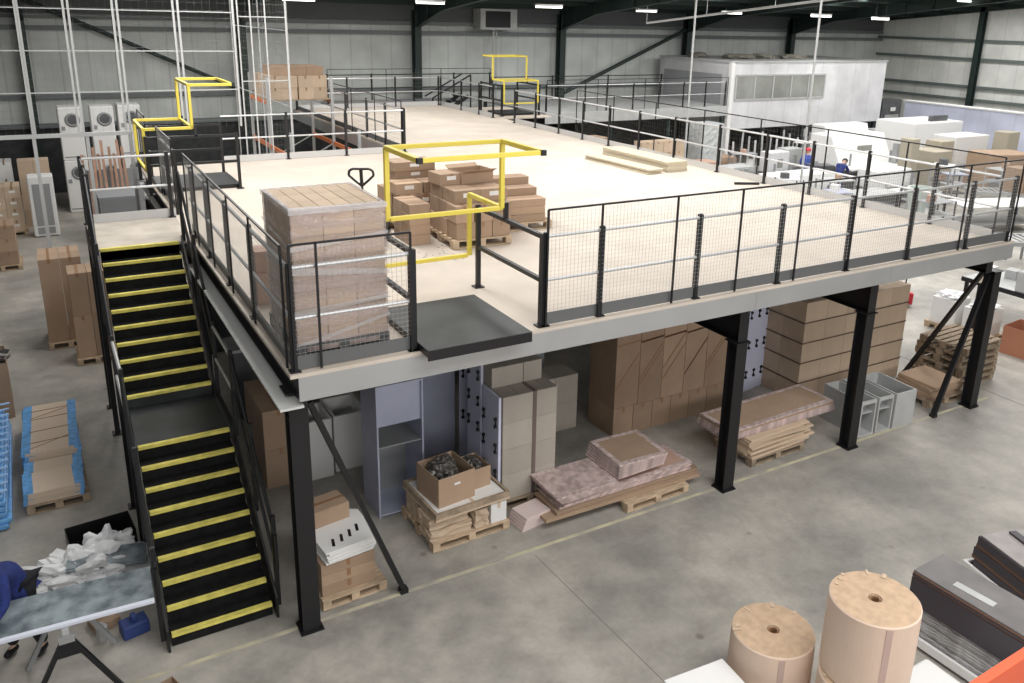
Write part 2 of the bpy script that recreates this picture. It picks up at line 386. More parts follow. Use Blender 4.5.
# left edge: web set back with top and bottom flange
b = MB(); b.box(.05, .062, .06, 12.9, DZ-.35, DZ-.06); b.build('edge_beam', M_BLK, mz)
b = MB(); b.box(-.17, .07, .0, 5.7, DZ-.37, DZ-.345); b.box(-.09, .07, 7.7, 12.9, DZ-.37, DZ-.345); b.build('bottom_flange', mat('light_zinc', (.62, .63, .62), .5, .15), mz)
b = MB(); b.box(12.2, 12.212, .06, 23.6, DZ-.35, DZ-.05); b.box(6.2, 6.21, 12.9, 23.6, DZ-.35, DZ-.05); b.box(.06, 6.2, 12.88, 12.9, DZ-.35, DZ-.05); b.build('edge_beam', M_GALV, mz)
COLX = [.08, 6.37, 9.12, 12.45]; COLY = [.39, 6.6, 12.6]
BD = [.36, .60, .60, .34]
for i, x in enumerate(COLX):
    b = MB(); b.ibeam((min(x, 12.15), .30, DZ-.30), (min(x, 12.15), 12.8, DZ-.30), .18, BD[i], .014)
    b.box(min(x, 12.15)-.09, min(x, 12.15)+.09, .295, .30, DZ-.30-BD[i], DZ-.30)
    if i > 1: b.ibeam((min(x, 12.15), 12.8, DZ-.30), (min(x, 12.15), 23.5, DZ-.30), .16, .32, .014)
    b.build('main_beam', M_BLK, mz)
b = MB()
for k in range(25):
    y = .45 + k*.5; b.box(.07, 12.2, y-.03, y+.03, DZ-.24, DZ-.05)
b.build('joists', M_BLK, mz)  # coloured black to darken the space under the deck
b = MB(); b.box(.02, 12.2, .03, 12.85, DZ-.047, DZ-.041); b.box(6.25, 12.2, 12.9, 23.5, DZ-.047, DZ-.041); b.build('shade_lining', M_DADO, mz)  # thin dark sheet added to deepen the shade below the deck
def column(x, y, zt=DZ-.30-.34):
    b = MB(); w = .20
    b.box(x-w/2, x+w/2, y-w/2, y-w/2+.014, .02, zt); b.box(x-w/2, x+w/2, y+w/2-.014, y+w/2, .02, zt); b.box(x-.007, x+.007, y-w/2+.014, y+w/2-.014, .02, zt)
    c = b.build('column', M_BLK, mz)
    p = MB(); p.box(x-.13, x+.13, y-.13, y+.13, zt-.015, zt); p.build('cap_plate', M_BLK, c)
    p = MB(); p.box(x-.13, x+.13, y-.13, y+.13, 0, .02)
    for sx in (-.105, .105):
        for sy in (-.105, .105): p.tube((x+sx, y+sy, .01), (x+sx, y+sy, .045), .014, 6)
    p.build('base_plate', M_BLK, c)
for i, x in enumerate(COLX):
    for y in COLY: column(x, y, DZ-.31 if i == 0 and y < 1 else DZ-.30-BD[i]-.002)
for x in (9.12, 12.1):
    for y in (17.5, 23.2): column(x, y)
def brace(a, bb):
    b = MB(); b.bar(a, bb, .09, .06); o = b.build('brace', M_BLK, mz)
    p = MB(); v = Vector(bb); p.cbox((v.x, v.y, .03), (.10, .10, .06)); p.build('brace_foot', M_BLK, o)
brace((.22, .40, 2.80), (1.24, .45, .05)); brace((12.34, .40, 2.58), (11.42, .40, .05)); brace((12.40, .52, 2.62), (12.60, 1.9, .05))

# ---- guard rails --------------------------------------------------
def rail_run(label, a, bb, posts, mesh=0, toe=True, pw=.056, ends=None, rail=M_GALVD, zr=(1.08, .56), uprights=None, out=0, z0=DZ, mb_off=.045, name='guard_rail', rz=None, mz_w=.0028, pitch=.05, pm=None, toem=None):
    """guard rail between a and bb (2-D), posts given as distances along; mesh>0 adds mesh panels of that height on the side 'out'"""
    a = Vector((*a, 0)); bb = Vector((*bb, 0)); d = (bb-a); Ln = d.length; d.normalize(); nrm = Vector((d.y, -d.x, 0))*out
    t = thing(name, label, 'railing', (a.x, a.y, z0)); Z = Vector((0, 0, 1)); o0 = Vector((0, 0, 0))
    pm = pm or M_BLK
    for s_ in posts:
        b = MB(); p = d*s_; b.bar(p, p+Z*1.12, pw, pw, up=d); b.cbox(p+Z*.008, (.11, .11, .016)); b.tube(p+Z*1.12, p+Z*1.13, pw*.5, 8)
        b.build('post', pm, t)
    for z in zr:
        b = MB(); b.tube(Z*z+nrm*.0+d*0, d*Ln+Z*z, .021, 8); b.build('rail', rail, t)
    if toe:
        b = MB(); b.bar(Z*.085-nrm*0, d*Ln+Z*.085, .008, .15); b.build('toe_board', toem or (M_TOE if mesh else M_GALVD), t)
    if mesh:
        of = nrm*mb_off; us = uprights or [0, Ln]
        for i, (u0, u1) in enumerate(zip(us, us[1:])):
            f = MB(); f.bar(d*u0+of+Z*.01, d*u0+of+Z*mesh, .022, .022); f.bar(d*u0+of+Z*mesh, d*u1+of+Z*mesh, .022, .022)
            if i == len(us)-2: f.bar(d*u1+of+Z*.01, d*u1+of+Z*mesh, .022, .022)
            fo = f.build('mesh_panel', M_BLK, t)
            w = MB(); n = int((u1-u0)/pitch)
            for k in range(1, n): w.wire(d*(u0+k*(u1-u0)/n)+of+Z*(.17 if toe else .03), d*(u0+k*(u1-u0)/n)+of+Z*mesh, mz_w)
            n = int(mesh/pitch)
            for k in range(4 if toe and pitch < .06 else 1, n): w.wire(d*u0+of+Z*k*mesh/n, d*u1+of+Z*k*mesh/n, mz_w)
            w.build('wire_mesh', M_MESH, fo)
    return t
rail_run('black post guard rail with mesh panels along the front edge, right of the open gate', (2.92, .09), (12.15, .09),
         [0, .78, 2.29, 3.76, 5.16, 6.56, 8.03, 9.2], mesh=1.40, out=1, uprights=[0, .74, 1.87, 2.95, 4.05, 5.16, 6.49, 7.80, 9.26])
rail_run('short meshed guard rail at the front left corner before the wrapped load', (.02, .09), (1.3, .09), [0, 1.26], mesh=1.32, out=1, uprights=[0, .26, 1.24])
rail_run('meshed guard rail along the left edge above the stairs', (.02, .2), (.04, 6.3), [1.65, 3.06, 4.5, 5.75], mesh=1.28, out=-1, rail=M_GREY, uprights=[0, 1.42, 2.66, 3.93, 5.2, 6.1])
rail_run('long guard rail with mesh panels along the right edge of the deck', (12.02, .3), (12.02, 17.35),
         [1.2, 2.68, 4.08, 5.4, 6.95, 8.6, 10.1, 11.5, 12.85, 14.2, 15.65, 17.05], mesh=1.40, out=1, uprights=[0, 1.9, 3.8, 5.7, 7.6, 9.5, 11.4, 13.3], pitch=.1, mz_w=.0014, toem=M_GALVD)
rail_run('short guard rail at the far right edge beyond the far yellow gate', (12.0, 18.9), (12.0, 23.4), [0, 1.1, 2.6, 4.5])
rail_run('guard rail across the far end of the deck', (6.3, 23.4), (12.0, 23.4), [0, 1.9, 3.8, 5.6])
rail_run('grey railed barrier along the void edge in front of the netting tower', (1.75, 12.8), (6.3, 12.8), [1.5, 2.95, 4.5], toe=True)
rail_run('meshed guard rail along the side of the void behind the hand pallet truck', (6.28, 12.95), (6.28, 23.3), [0, 1.3, 2.8, 4.7, 10.3], mesh=1.3, out=-1, uprights=[0, 2.0, 4.0, 6.0], pitch=.1)
rail_run('guard rail at the far left edge beyond the left yellow gate', (.06, 11.5), (.06, 12.8), [.05, 1.2], mesh=1.3, out=-1)
rail_run('guard rail between the stair landing and the left yellow gate', (.06, 7.75), (.06, 9.6), [0, .9, 1.8], mesh=1.3, out=-1)

# ---- pallet gates -------------------------------------------------
def pallet_gate(label, org, rz, W=1.5, closed=False, mesh=False):
    """up-and-over gate; local +y points into the deck, local x runs along the opening (0..W)"""
    t = thing('pallet_gate', label, 'gate', (*org, DZ), rz)
    pv = 1.0; zp = 1.24; zt = 2.05
    if closed: prof = [(1.75, zt), (pv-.05, zt), (pv-.05, zp), (.08, zp), (.08, .45)]
    else: prof = [(.05, zt), (pv-.02, zt), (pv-.02, zp), (1.87, zp), (1.87, .42)]
    for x in (0, W):
        b = MB()
        for p, q in zip(prof, prof[1:]): b.bar((x, p[0], p[1]), (x, q[0], q[1]), .055)
        fr = b.build('side_frame', M_YEL, t, bevel=.006)
        c = MB(); y, z = prof[0]; s_ = -1 if not closed else 1; c.cbox((x, y+s_*.02, z), (.06, .05, .06)); c.build('end_cap', M_BLK, fr)
    for i, (y, z) in enumerate([prof[0], prof[1], prof[2], prof[4]]):
        b = MB(); b.bar((.03, y, z), (W-.03, y, z), .05); b.build('cross_bar', M_YEL, t, bevel=.006)
    if closed:
        b = MB(); b.bar((.03, .08, zp), (W-.03, .08, zp), .05); b.build('cross_bar', M_YEL, t)
    # fixed black side rails
    for x in (-.07, W+.07):
        b = MB(); b.bar((x, .12, 1.08), (x, 1.75, 1.08), .05); b.bar((x, .12, .56), (x, 1.75, .56), .05); b.bar((x, pv, 1.08), (x, pv, zp+.06), .05)
        b.bar((x, 1.75, 0), (x, 1.75, 1.12), .055); b.bar((x, .10, 0), (x, .10, 1.12), .06); b.cbox((x, 1.75, .008), (.13, .13, .016)); b.cbox((x, .10, .008), (.13, .13, .016))
        b.build('side_rail', M_BLK, t)
    return t
pallet_gate('yellow up-and-over pallet gate raised open at the front edge of the deck', (1.37, 0), 0, 1.45)
pallet_gate('yellow pallet gate closed on the left edge beyond the stairs', (-.28, 11.25), -PI/2, 1.55, closed=True)
pallet_gate('yellow pallet gate at the far right edge, in front of the back wall', (12.55, 19.05), 0, 1.4, closed=True)
# loading plates
def plate(label, loc, dx, dy, rz=0, lip=0.):
    t = thing('loading_plate', label, 'plate', loc, rz)
    b = MB(); b.box(-dx/2, dx/2, -dy/2, dy/2, .07, .08); b.build('top_sheet', M_CHK, t, bevel=.003)
    b = MB(); b.box(-dx/2, dx/2, -dy/2, -dy/2+.02, -lip, .07); b.box(-dx/2, -dx/2+.02, -dy/2+.02, dy/2, .0, .07); b.box(dx/2-.02, dx/2, -dy/2+.02, dy/2, .0, .07); b.build('skirt', M_BLK, t)
plate('black steel loading plate lying on the front edge inside the open yellow gate', (1.97, .54, DZ+.001), 1.26, 1.48, lip=.04)
plate('dark grey floor plate by the closed left pallet gate', (.75, 10.45, DZ+.001), 1.5, 1.45)
plate('dark floor plate by the far pallet gate', (13.25, 19.9, DZ+.001), 1.3, 1.2)

# ================================================================== STAIRS
st = thing('staircase', 'black steel staircase with yellow step nosings on the left side of the mezzanine', 'staircase', (-1.36, .77, 0))
X0, X1 = -1.36, -.21; RS1 = .172; ZL = 1.55; RS2 = (DZ-ZL)/10; G1 = .235; Y1 = .77; YL0 = Y1+8*G1; YL1 = 3.85; G2 = (5.81-3.85)/9
def tread(y, z, g, rs):
    b = MB(); b.box(X0+.03, X1-.03, y, y+g+.04, z-.03, z-.002); b.box(X0+.03, X1-.03, y+g+.02, y+g+.03, z-.03, z+rs-.03)
    o = b.build('tread', M_TREAD, st, world=True)
    n = MB(); n.box(X0+.035, X1-.035, y-.004, y+.055, z-.002, z+.006); n.box(X0+.035, X1-.035, y-.008, y-.001, z-.035, z+.006); n.build('nosing', M_NOS, o, world=True)
b = MB(); b.box(X0+.03, X1-.03, Y1+.02, Y1+.03, .01, RS1-.03); b.build('kick_plate', M_TREAD, st, world=True)
for k in range(8): tread(Y1+k*G1, (k+1)*RS1, G1, RS1)
b = MB(); b.box(X0+.03, X1-.03, YL0, YL1+.03, ZL-.03, ZL-.002); b.box(X0+.03, X1-.03, YL1+.02, YL1+.03, ZL, ZL+RS2-.03); o = b.build('mid_landing', M_CHK, st, world=True)
n = MB(); n.box(X0+.035, X1-.035, YL0-.004, YL0+.055, ZL-.002, ZL+.006); n.box(X0+.035, X1-.035, YL0-.008, YL0-.001, ZL-.035, ZL+.006); n.build('nosing', M_NOS, o, world=True)
for k in range(9): tread(YL1+k*G2, ZL+(k+1)*RS2, G2, RS2)
b = MB(); b.box(X0-.05, -.055, 5.81, 7.62, DZ-.04, DZ); o = b.build('top_landing', mat('worn_plywood', (.50, .45, .385), .75, nscale=2.5, namt=.2), st, world=True)
n = MB(); n.box(X0+.035, X1-.035, 5.80, 5.86, DZ, DZ+.008); n.box(X0+.035, X1-.035, 5.79, 5.80, DZ-.035, DZ+.008); n.build('nosing', M_NOS, o, world=True)
n = MB(); n.box(X0-.05, -.02, 7.60, 7.61, DZ, DZ+.15); n.build('toe_board', M_GALVD, o, world=True)
n = MB(); n.box(X0-.07, X0-.05, 5.9, 7.62, DZ-.3, DZ-.04); n.box(X0-.05, -.02, 7.6, 7.62, DZ-.3, DZ-.04); n.box(X0+.03, X1-.03, 5.83, 5.85, DZ-.3, DZ-.04); n.build('landing_frame', M_BLK, o, world=True)
sd = .26
for x in (X0, X1):
    xa = x-.02 if x == X0 else x
    b = MB()
    poly = [(xa, Y1-.06, 0), (xa, Y1-.06, RS1+.10), (xa, YL0+.02, ZL+.12), (xa, YL1-.02, ZL+.12), (xa, 5.80, DZ+.10), (xa, 5.80, DZ-.30), (xa, YL1+.2, ZL-.22), (xa, YL0+.05, ZL-.22), (xa, Y1+.35, 0)]
    n = len(poly)
    # split into convex pieces
    P = poly
    b.prism([P[0], P[1], P[2], P[7], P[8]], (.025, 0, 0)); b.prism([P[2], P[3], P[6], P[7]], (.025, 0, 0)); b.prism([P[3], P[4], P[5], P[6]], (.025, 0, 0))
    b.build('stringer', M_BLK, st, world=True)
    xr = x-.05 if x == X0 else x+.05
    # handrails
    hr = 1.0
    b = MB(); p = [(xr, Y1-.02, RS1+.9), (xr, YL0-.05, ZL+.98)]
    b.tube(*p, .022, 8); b.tube((xr, Y1-.02, RS1+.45), (xr, YL0-.05, ZL+.5), .02, 8)
    b.tube((xr, Y1-.02, RS1+.9), (xr, Y1-.02, RS1+.45), .022, 8)
    b.build('lower_handrail', M_BLK, st, world=True)
    b = MB(); b.tube((xr, YL0-.02, ZL+1.0), (xr, YL1+.0, ZL+1.0), .022, 8); b.tube((xr, YL0-.02, ZL+.52), (xr, YL1, ZL+.52), .02, 8)
    b.build('landing_rail', M_GALVD, st, world=True)
    b = MB(); b.tube((xr, YL1+.05, ZL+1.05), (xr, 5.85, DZ+1.08), .022, 8); b.tube((xr, YL1+.05, ZL+.56), (xr, 5.85, DZ+.56), .02, 8)
    b.build('upper_handrail', M_BLK, st, world=True)
    for y, z in ((Y1+.05, RS1*.6), (Y1+.95, .85), (YL0-.02, ZL-.1), (YL1, ZL-.1), (4.85, 2.45), (5.84, DZ-.12)):
        b = MB(); b.bar((xr, y, z), (xr, y, z+1.18), .05); b.build('stair_post', M_BLK, st, world=True)
for x, y, z in ((X0-.03, 4.0, ZL+.1), (X1, 4.0, ZL+.1), (X0-.03, 2.75, ZL-.1), (X0-.03, 6.45, DZ-.3), (X0-.03, 7.55, DZ-.3)):
    b = MB(); b.bar((x, y, 0), (x, y, z), .075); b.cbox((x, y, .01), (.16, .16, .02)); b.build('support_leg', M_BLK, st, world=True)
rr = rail_run('railing around the stair top landing, galvanised rails on black posts', (X0-.03, 7.57), (-.03, 7.57), [.0, 1.3], toe=False)
b = MB(); b.tube((0, 0, 1.08), (0, -1.7, 1.08), .021, 8); b.tube((0, 0, .56), (0, -1.7, .56), .021, 8); b.build('rail', M_BLK, rr)
b = MB(); b.bar((0, -1.68, .0), (0, -1.68, 1.12), .065); b.build('post', M_BLK, rr)
b = MB(); b.bar((0, -.85, .0), (0, -.85, 1.12), .065); b.build('post', M_BLK, rr)
CAMP = (841.945539, 542.160929, 269.302164, 0.541527, 0.291513, 0.026471)
CAML = (-1.88571, -7.83503, 6.77229)
# ================================================================== LOADS ON THE DECK
def posword(i, n, ws):
    if n == 1: return ''
    if n == 2: return (ws[0], ws[2])[i]
    if n == 3: return ws[i]
    return ws[0] if i == 0 else ws[2] if i == n-1 else ['second from '+ws[0], 'third from '+ws[0], 'fourth from '+ws[0]][i-1]
def grid_stack(x0, y0, z0, nx, ny, nz, dx, dy, dz, what, group, m=None, tape=M_TAPE, gap=.006, jit=.0, rz=0, skip=None, paper=False, only=None, name='cardboard_box', every=False):
    """stack of cartons, corner (x0,y0,z0); only the outer ones are built"""
    R = Matrix.Rotation(rz, 3, 'Z'); out = []
    for k in range(nz):
        for i in range(nx):
            for j in range(ny):
                if not every and 0 < i < nx-1 and 0 < j < ny-1 and k < nz-1: continue
                if skip and skip(i, j, k): continue
                p = R @ Vector(((i+.5)*(dx+gap), (j+.5)*(dy+gap), 0))
                lx = posword(i, nx, ('left', 'centre', 'right')); ly = posword(j, ny, ('front', 'middle', 'rear'))
                lab = '%s, %s layer%s' % (what, layer_name(k, nz), ', ' + ' '.join(w for w in (ly, lx) if w) if (lx or ly) else '')
                if nz == 1: lab = '%s%s' % (what, ', ' + ' '.join(w for w in (ly, lx) if w) if (lx or ly) else '')
                jx, jy, jr = (random.uniform(-jit, jit) for _ in range(3))
                out.append(carton(dx, dy, dz, (x0+p.x+jx, y0+p.y+jy, z0+k*(dz+.0015)), lab, group, rz+jr*1.5, m, tape, paper, name))
    return out

# -- big wrapped load at the corner
pallet((.63, .97, DZ+.001), 'dark grey pallet under the tall stretch-wrapped load', 1.0, 1.2, 0, M_GLD)
grid_stack(.145, .40, DZ+.146, 3, 3, 5, .318, .372, .284, 'tan box inside the stretch-wrapped load', 'boxes of the wrapped load', M_CARDL, None)
b = MB()
def wrapshell(x0, x1, y0, y1, z0, z1, lid=False, n=26, amp=.008, seed=3):
    rnd = random.Random(seed); m = MB(); rows = 18; ring = []
    for r in range(rows+1):
        z = z0+(z1-z0)*r/rows; pts = []
        for side in range(4):
            for q in range(n):
                t = q/n
                if side == 0: p = (x0+(x1-x0)*t, y0)
                elif side == 1: p = (x1, y0+(y1-y0)*t)
                elif side == 2: p = (x1-(x1-x0)*t, y1)
                else: p = (x0, y1-(y1-y0)*t)
                o = rnd.uniform(0, amp) if 0 < q else 0
                nx, ny = ((0,-1),(1,0),(0,1),(-1,0))[side]; pts.append((p[0]+nx*o, p[1]+ny*o, z+rnd.uniform(-.01,.01)*(0<r<rows)))
        ring.append(pts)
    N = len(ring[0]); vs = [p for r in ring for p in r]; fs = []
    for r in range(rows):
        for q in range(N): fs.append((r*N+q, r*N+(q+1) % N, (r+1)*N+(q+1) % N, (r+1)*N+q))
    if lid: fs.append(tuple(rows*N+q for q in range(N)))
    return m.add(vs, fs)
o = wrapshell(.135, 1.13, .39, 1.55, DZ+.06, DZ+.146+5*.2855+.01).build('stretch_wrap', M_WRAP); tag(o, 'glossy clear stretch wrap wound round the tall corner load', 'wrap')
M_FOLD = mat('wrap_fold_gloss', (.86, .84, .86), .12, alpha=.45, nscale=4, namt=.1, bump=.6, stretch=(1, 1, 5), spec=.9)  # film overlaps kept whitish, doubling as painted gloss streaks on the wrap
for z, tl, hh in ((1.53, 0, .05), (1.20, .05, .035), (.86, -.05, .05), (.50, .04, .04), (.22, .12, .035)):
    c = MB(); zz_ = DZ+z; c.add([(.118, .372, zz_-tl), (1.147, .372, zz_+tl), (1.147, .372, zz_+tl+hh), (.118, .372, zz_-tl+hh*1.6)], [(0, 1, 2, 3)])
    c.add([(.118, 1.567, zz_+tl), (.118, .372, zz_-tl), (.118, .372, zz_-tl+hh*1.6), (.118, 1.567, zz_+tl+hh)], [(0, 1, 2, 3)]); c.build('wrap_fold_gloss', M_FOLD, o)
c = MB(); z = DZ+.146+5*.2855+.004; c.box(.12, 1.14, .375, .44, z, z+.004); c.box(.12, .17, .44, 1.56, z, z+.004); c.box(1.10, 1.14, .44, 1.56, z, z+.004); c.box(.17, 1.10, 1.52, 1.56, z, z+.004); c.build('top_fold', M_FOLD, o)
# -- loose box behind it
carton(.42, .36, .40, (.36, 2.45, DZ+.001), 'reddish box standing on the deck just behind the wrapped load, lower one', 'pair of boxes behind the wrapped load', .05, M_CARDP)
carton(.36, .32, .26, (.36, 2.45, DZ+.404), 'reddish box on top of the box behind the wrapped load', 'pair of boxes behind the wrapped load', -.08, M_CARDP)

# -- pile of cartons on pallets
pallet((3.88, 4.12, DZ+.001), 'wooden pallet at the front of the carton pile on the deck', 1.0, 1.2, -.04)
pallet((3.48, 5.40, DZ+.001), 'wooden pallet at the back left of the carton pile', 1.0, 1.2, .05)
pallet((5.02, 4.75, DZ+.001), 'wooden pallet at the right of the carton pile under the stepped boxes', 1.0, 1.2, -.08)
Zp = DZ+.147
grid_stack(3.42, 3.56, Zp, 3, 3, 2, .305, .36, .26, 'brown box on the front deck pallet', 'boxes on the front deck pallet', M_CARD, jit=.012, rz=-.02)
grid_stack(3.46, 3.72, Zp+.526, 2, 2, 1, .46, .46, .20, 'long brown box laid third high on the front deck pallet', 'boxes on the front deck pallet', M_CARD, jit=.012, paper=True)
grid_stack(3.44, 4.20, Zp+.728, 1, 1, 1, .40, .42, .18, 'topmost brown box with paper label on the front deck pallet', 'boxes on the front deck pallet', M_CARD, paper=True, rz=.06)
grid_stack(3.02, 4.86, Zp, 3, 3, 2, .29, .36, .24, 'brown box on the rear left deck pallet', 'boxes on the rear left deck pallet', M_CARD, jit=.012, paper=True)
grid_stack(2.98, 4.90, Zp+.485, 2, 1, 1, .46, .40, .18, 'flat brown box across the rear left deck pallet', 'boxes on the rear left deck pallet', M_CARD, jit=.012, paper=True)
grid_stack(3.1, 5.35, Zp+.485, 1, 1, 3, .74, .46, .15, 'wide flat brown box at the back of the deck pile', 'boxes on the rear left deck pallet', M_CARD, jit=.03, paper=True)
grid_stack(4.54, 4.22, Zp, 1, 3, 5, .82, .33, .125, 'flat brown box in the stepped right stack', 'flat boxes in the stepped stack', M_CARD, jit=.02, rz=-.08, skip=lambda i, j, k: k > 2+j)
o = open_box(.60, .42, .20, (4.2, 4.95, Zp+.0), 'open-topped brown box at the top back of the deck pile', M_CARD, .1)
o.location = (4.08, 4.42, Zp+.730); 
for a, c_, d_ in ((0, (0, -.27, .20), (.58, .14, .006)), (1, (0, .27, .20), (.58, .14, .006))):
    f = MB(); f.cbox(c_, d_, (.5 if a else -.5, 0, 0)); f.build('flap', M_CARD, o)
grid_stack(2.86, 4.05, DZ+.002, 1, 2, 4, .34, .34, .16, 'small box in the left end column of the deck pile', 'boxes at the left end of the deck pile', M_CARD, jit=.008)
# scraps of packing on the deck
b = MB()
for k in range(34):
    b.cbox((random.uniform(2.7, 3.6), random.uniform(3.0, 3.9), DZ+.004), (random.uniform(.01, .05), random.uniform(.01, .03), .003), (0, 0, random.uniform(0, 3)))
o = b.build('packing_scraps', M_GREY); tag(o, 'scatter of small dark packing scraps on the deck before the pile', 'scraps', kind='stuff')

# -- chipboard boards
def boards(x0, y0, z0, dx, dy, th, n, what, group, m=M_CHIP, rz=0, jit=.02, name='board', cat='board'):
    R = Matrix.Rotation(rz, 3, 'Z')
    for k in range(n):
        b = MB(); b.box(-dx/2, dx/2, -dy/2, dy/2, 0, th-.0015); o = b.build(name, m)
        place(o, (x0+random.uniform(-jit, jit), y0+random.uniform(-jit, jit), z0+k*th), rz+random.uniform(-jit, jit)*.3)
        tag(o, '%s, %s of the stack' % (what, 'topmost' if k == n-1 else 'lowest' if k == 0 else ORD[k]+' from the bottom'), cat, group)
boards(10.36, 8.80, DZ+.001, .44, 2.45, .04, 3, 'pale chipboard sheet lying left on the deck', 'chipboard sheets, left stack', rz=.06, jit=.06)
boards(11.08, 8.95, DZ+.001, .60, 2.6, .062, 4, 'pale chipboard sheet, right stack by the rail', 'chipboard sheets, right stack', rz=.03)
boards(10.78, 9.0, DZ+.25, .30, 2.2, .03, 1, 'narrow chipboard strip on', '', rz=.05) if False else None
b = MB(); b.box(-.28, .28, -.03, .03, 0, .05); o = b.build('steel_off_cut', M_BLK); place(o, (11.55, 5.75, DZ+.001), -.45); tag(o, 'short black steel bar lying on the deck by the right rail', 'bar')

# -- hand pallet truck behind the wrapped load (only its handle shows)
def pallet_truck(label, loc, rz, body, rolls=M_BLK):
    t = thing('hand_pallet_truck', label, 'pallet truck', loc, rz)
    b = MB()
    for x in (-.19, .19): b.box(x-.08, x+.08, -1.35, -.15, .07, .12)
    b.box(-.27, .27, -.15, .0, .07, .36); b.build('forks', body, t, bevel=.01)
    b = MB(); b.tube((-.10, .08, .10), (-.02, .08, .10), .10, 14); b.tube((.02, .08, .10), (.10, .08, .10), .10, 14)
    for x in (-.19, .19): b.tube((x-.05, -1.2, .045), (x+.05, -1.2, .045), .045, 10)
    b.build('wheels', rolls, t)
    b = MB(); b.tube((0, .05, .25), (0, .05, .55), .045, 10); b.build('pump', body, t)
    b = MB(); b.tube((0, .08, .4), (0, .30, 1.05), .018, 8)
    pts = [(0, .30, 1.00), (-.10, .33, 1.09), (-.18, .35, 1.17), (-.17, .37, 1.24), (-.12, .375, 1.27), (0, .375, 1.27), (.12, .375, 1.27), (.17, .37, 1.24), (.18, .35, 1.17), (.10, .33, 1.09), (0, .30, 1.00)]
    b.path(pts, .018, 8); b.tube((0, .30, 1.00), (0, .375, 1.27), .026, 8); b.build('handle', M_BLK, t)
    return t
pallet_truck('black hand pallet truck on the deck behind the wrapped load, looped handle up', (2.26, 4.35, DZ), PI-.45, M_BLK)
pallet_truck('red hand pallet truck on the floor beyond the right end of the mezzanine', (16.25, 4.75, 0), 2.4, M_RED)

# ================================================================== UNDER THE DECK
# -- cabinets
def open_cabinet(name, label, loc, dx, dy, dz, m, shelves=(), rz=0, back=True, legs=.0, front=None, t=.025):
    """open-fronted cabinet, front towards local -y"""
    c = thing(name, label, 'cabinet', loc, rz)
    b = MB(); b.box(-dx/2, -dx/2+t, -dy/2, dy/2, 0, dz); b.build('side_panel', m, c, bevel=.003)
    b = MB(); b.box(dx/2-t, dx/2, -dy/2, dy/2, 0, dz); b.build('side_panel', m, c, bevel=.003)
    b = MB(); b.box(-dx/2+t, dx/2-t, -dy/2, dy/2, dz-t, dz); b.build('top_panel', m, c)
    b = MB(); b.box(-dx/2+t, dx/2-t, -dy/2, dy/2, .03, .03+t); b.build('bottom_panel', m, c)
    if back: b = MB(); b.box(-dx/2+t, dx/2-t, dy/2-.01, dy/2, .03+t, dz-t); b.build('back_panel', M_GREY, c)
    for z in shelves: b = MB(); b.box(-dx/2+t, dx/2-t, -dy/2+.03, dy/2-.012, z, z+.02); b.build('shelf', M_GREY, c)
    if front: b = MB(); b.box(-dx/2+t, dx/2-t, -dy/2+.05, -dy/2+.06, front[0], front[1]); b.build('front_panel', m, c)
    return c
open_cabinet('storage_cabinet', 'tall blue-grey open steel cabinet under the deck behind the diagonal brace', (1.865, 2.37, .0), .68, .64, 2.0, M_CABB, (1.06,), front=(1.38, 1.96))
def bin_box(label, loc, dx, dy, dz, m, rz=0, div=0, name='open_steel_bin', cat='bin'):
    c = thing(name, label, cat, loc, rz); t = .02
    b = MB(); b.box(-dx/2, dx/2, -dy/2, dy/2, 0, t); b.box(-dx/2, dx/2, -dy/2, -dy/2+t, t, dz); b.box(-dx/2, dx/2, dy/2-t, dy/2, t, dz)
    b.box(-dx/2, -dx/2+t, -dy/2+t, dy/2-t, t, dz); b.box(dx/2-t, dx/2, -dy/2+t, dy/2-t, t, dz); b.build('shell', m, c, bevel=.003)
    b = MB(); w = .04; z = dz
    b.box(-dx/2-.004, dx/2+.004, -dy/2-.004, -dy/2+w, z, z+.008); b.box(-dx/2-.004, dx/2+.004, dy/2-w, dy/2+.004, z, z+.008)
    b.box(-dx/2-.004, -dx/2+w, -dy/2+w, dy/2-w, z, z+.008); b.box(dx/2-w, dx/2+.004, -dy/2+w, dy/2-w, z, z+.008); b.build('rim', M_WHT if m is not M_CABB else m, c)
    for k in range(div):
        y = -dy/2+(k+1)*dy/(div+1); b = MB(); b.box(-dx/2+t, dx/2-t, y-.008, y+.008, t, dz-.12); b.build('divider', m, c)
    return c
bin_box('grey-green open cabinet shell nearest the corner column under the deck', (1.14, 3.80, .0), .38, .62, .95, M_WHT, div=1)
bin_box('grey-green open cabinet shell beside the tall blue-grey cabinet', (1.64, 3.92, .0), .52, .70, .92, M_WHT, div=1)
bin_box('blue-grey lidless steel cabinet behind the box of scrap parts', (2.95, 3.75, .0), .66, .8, 1.62, M_CABB, div=0)
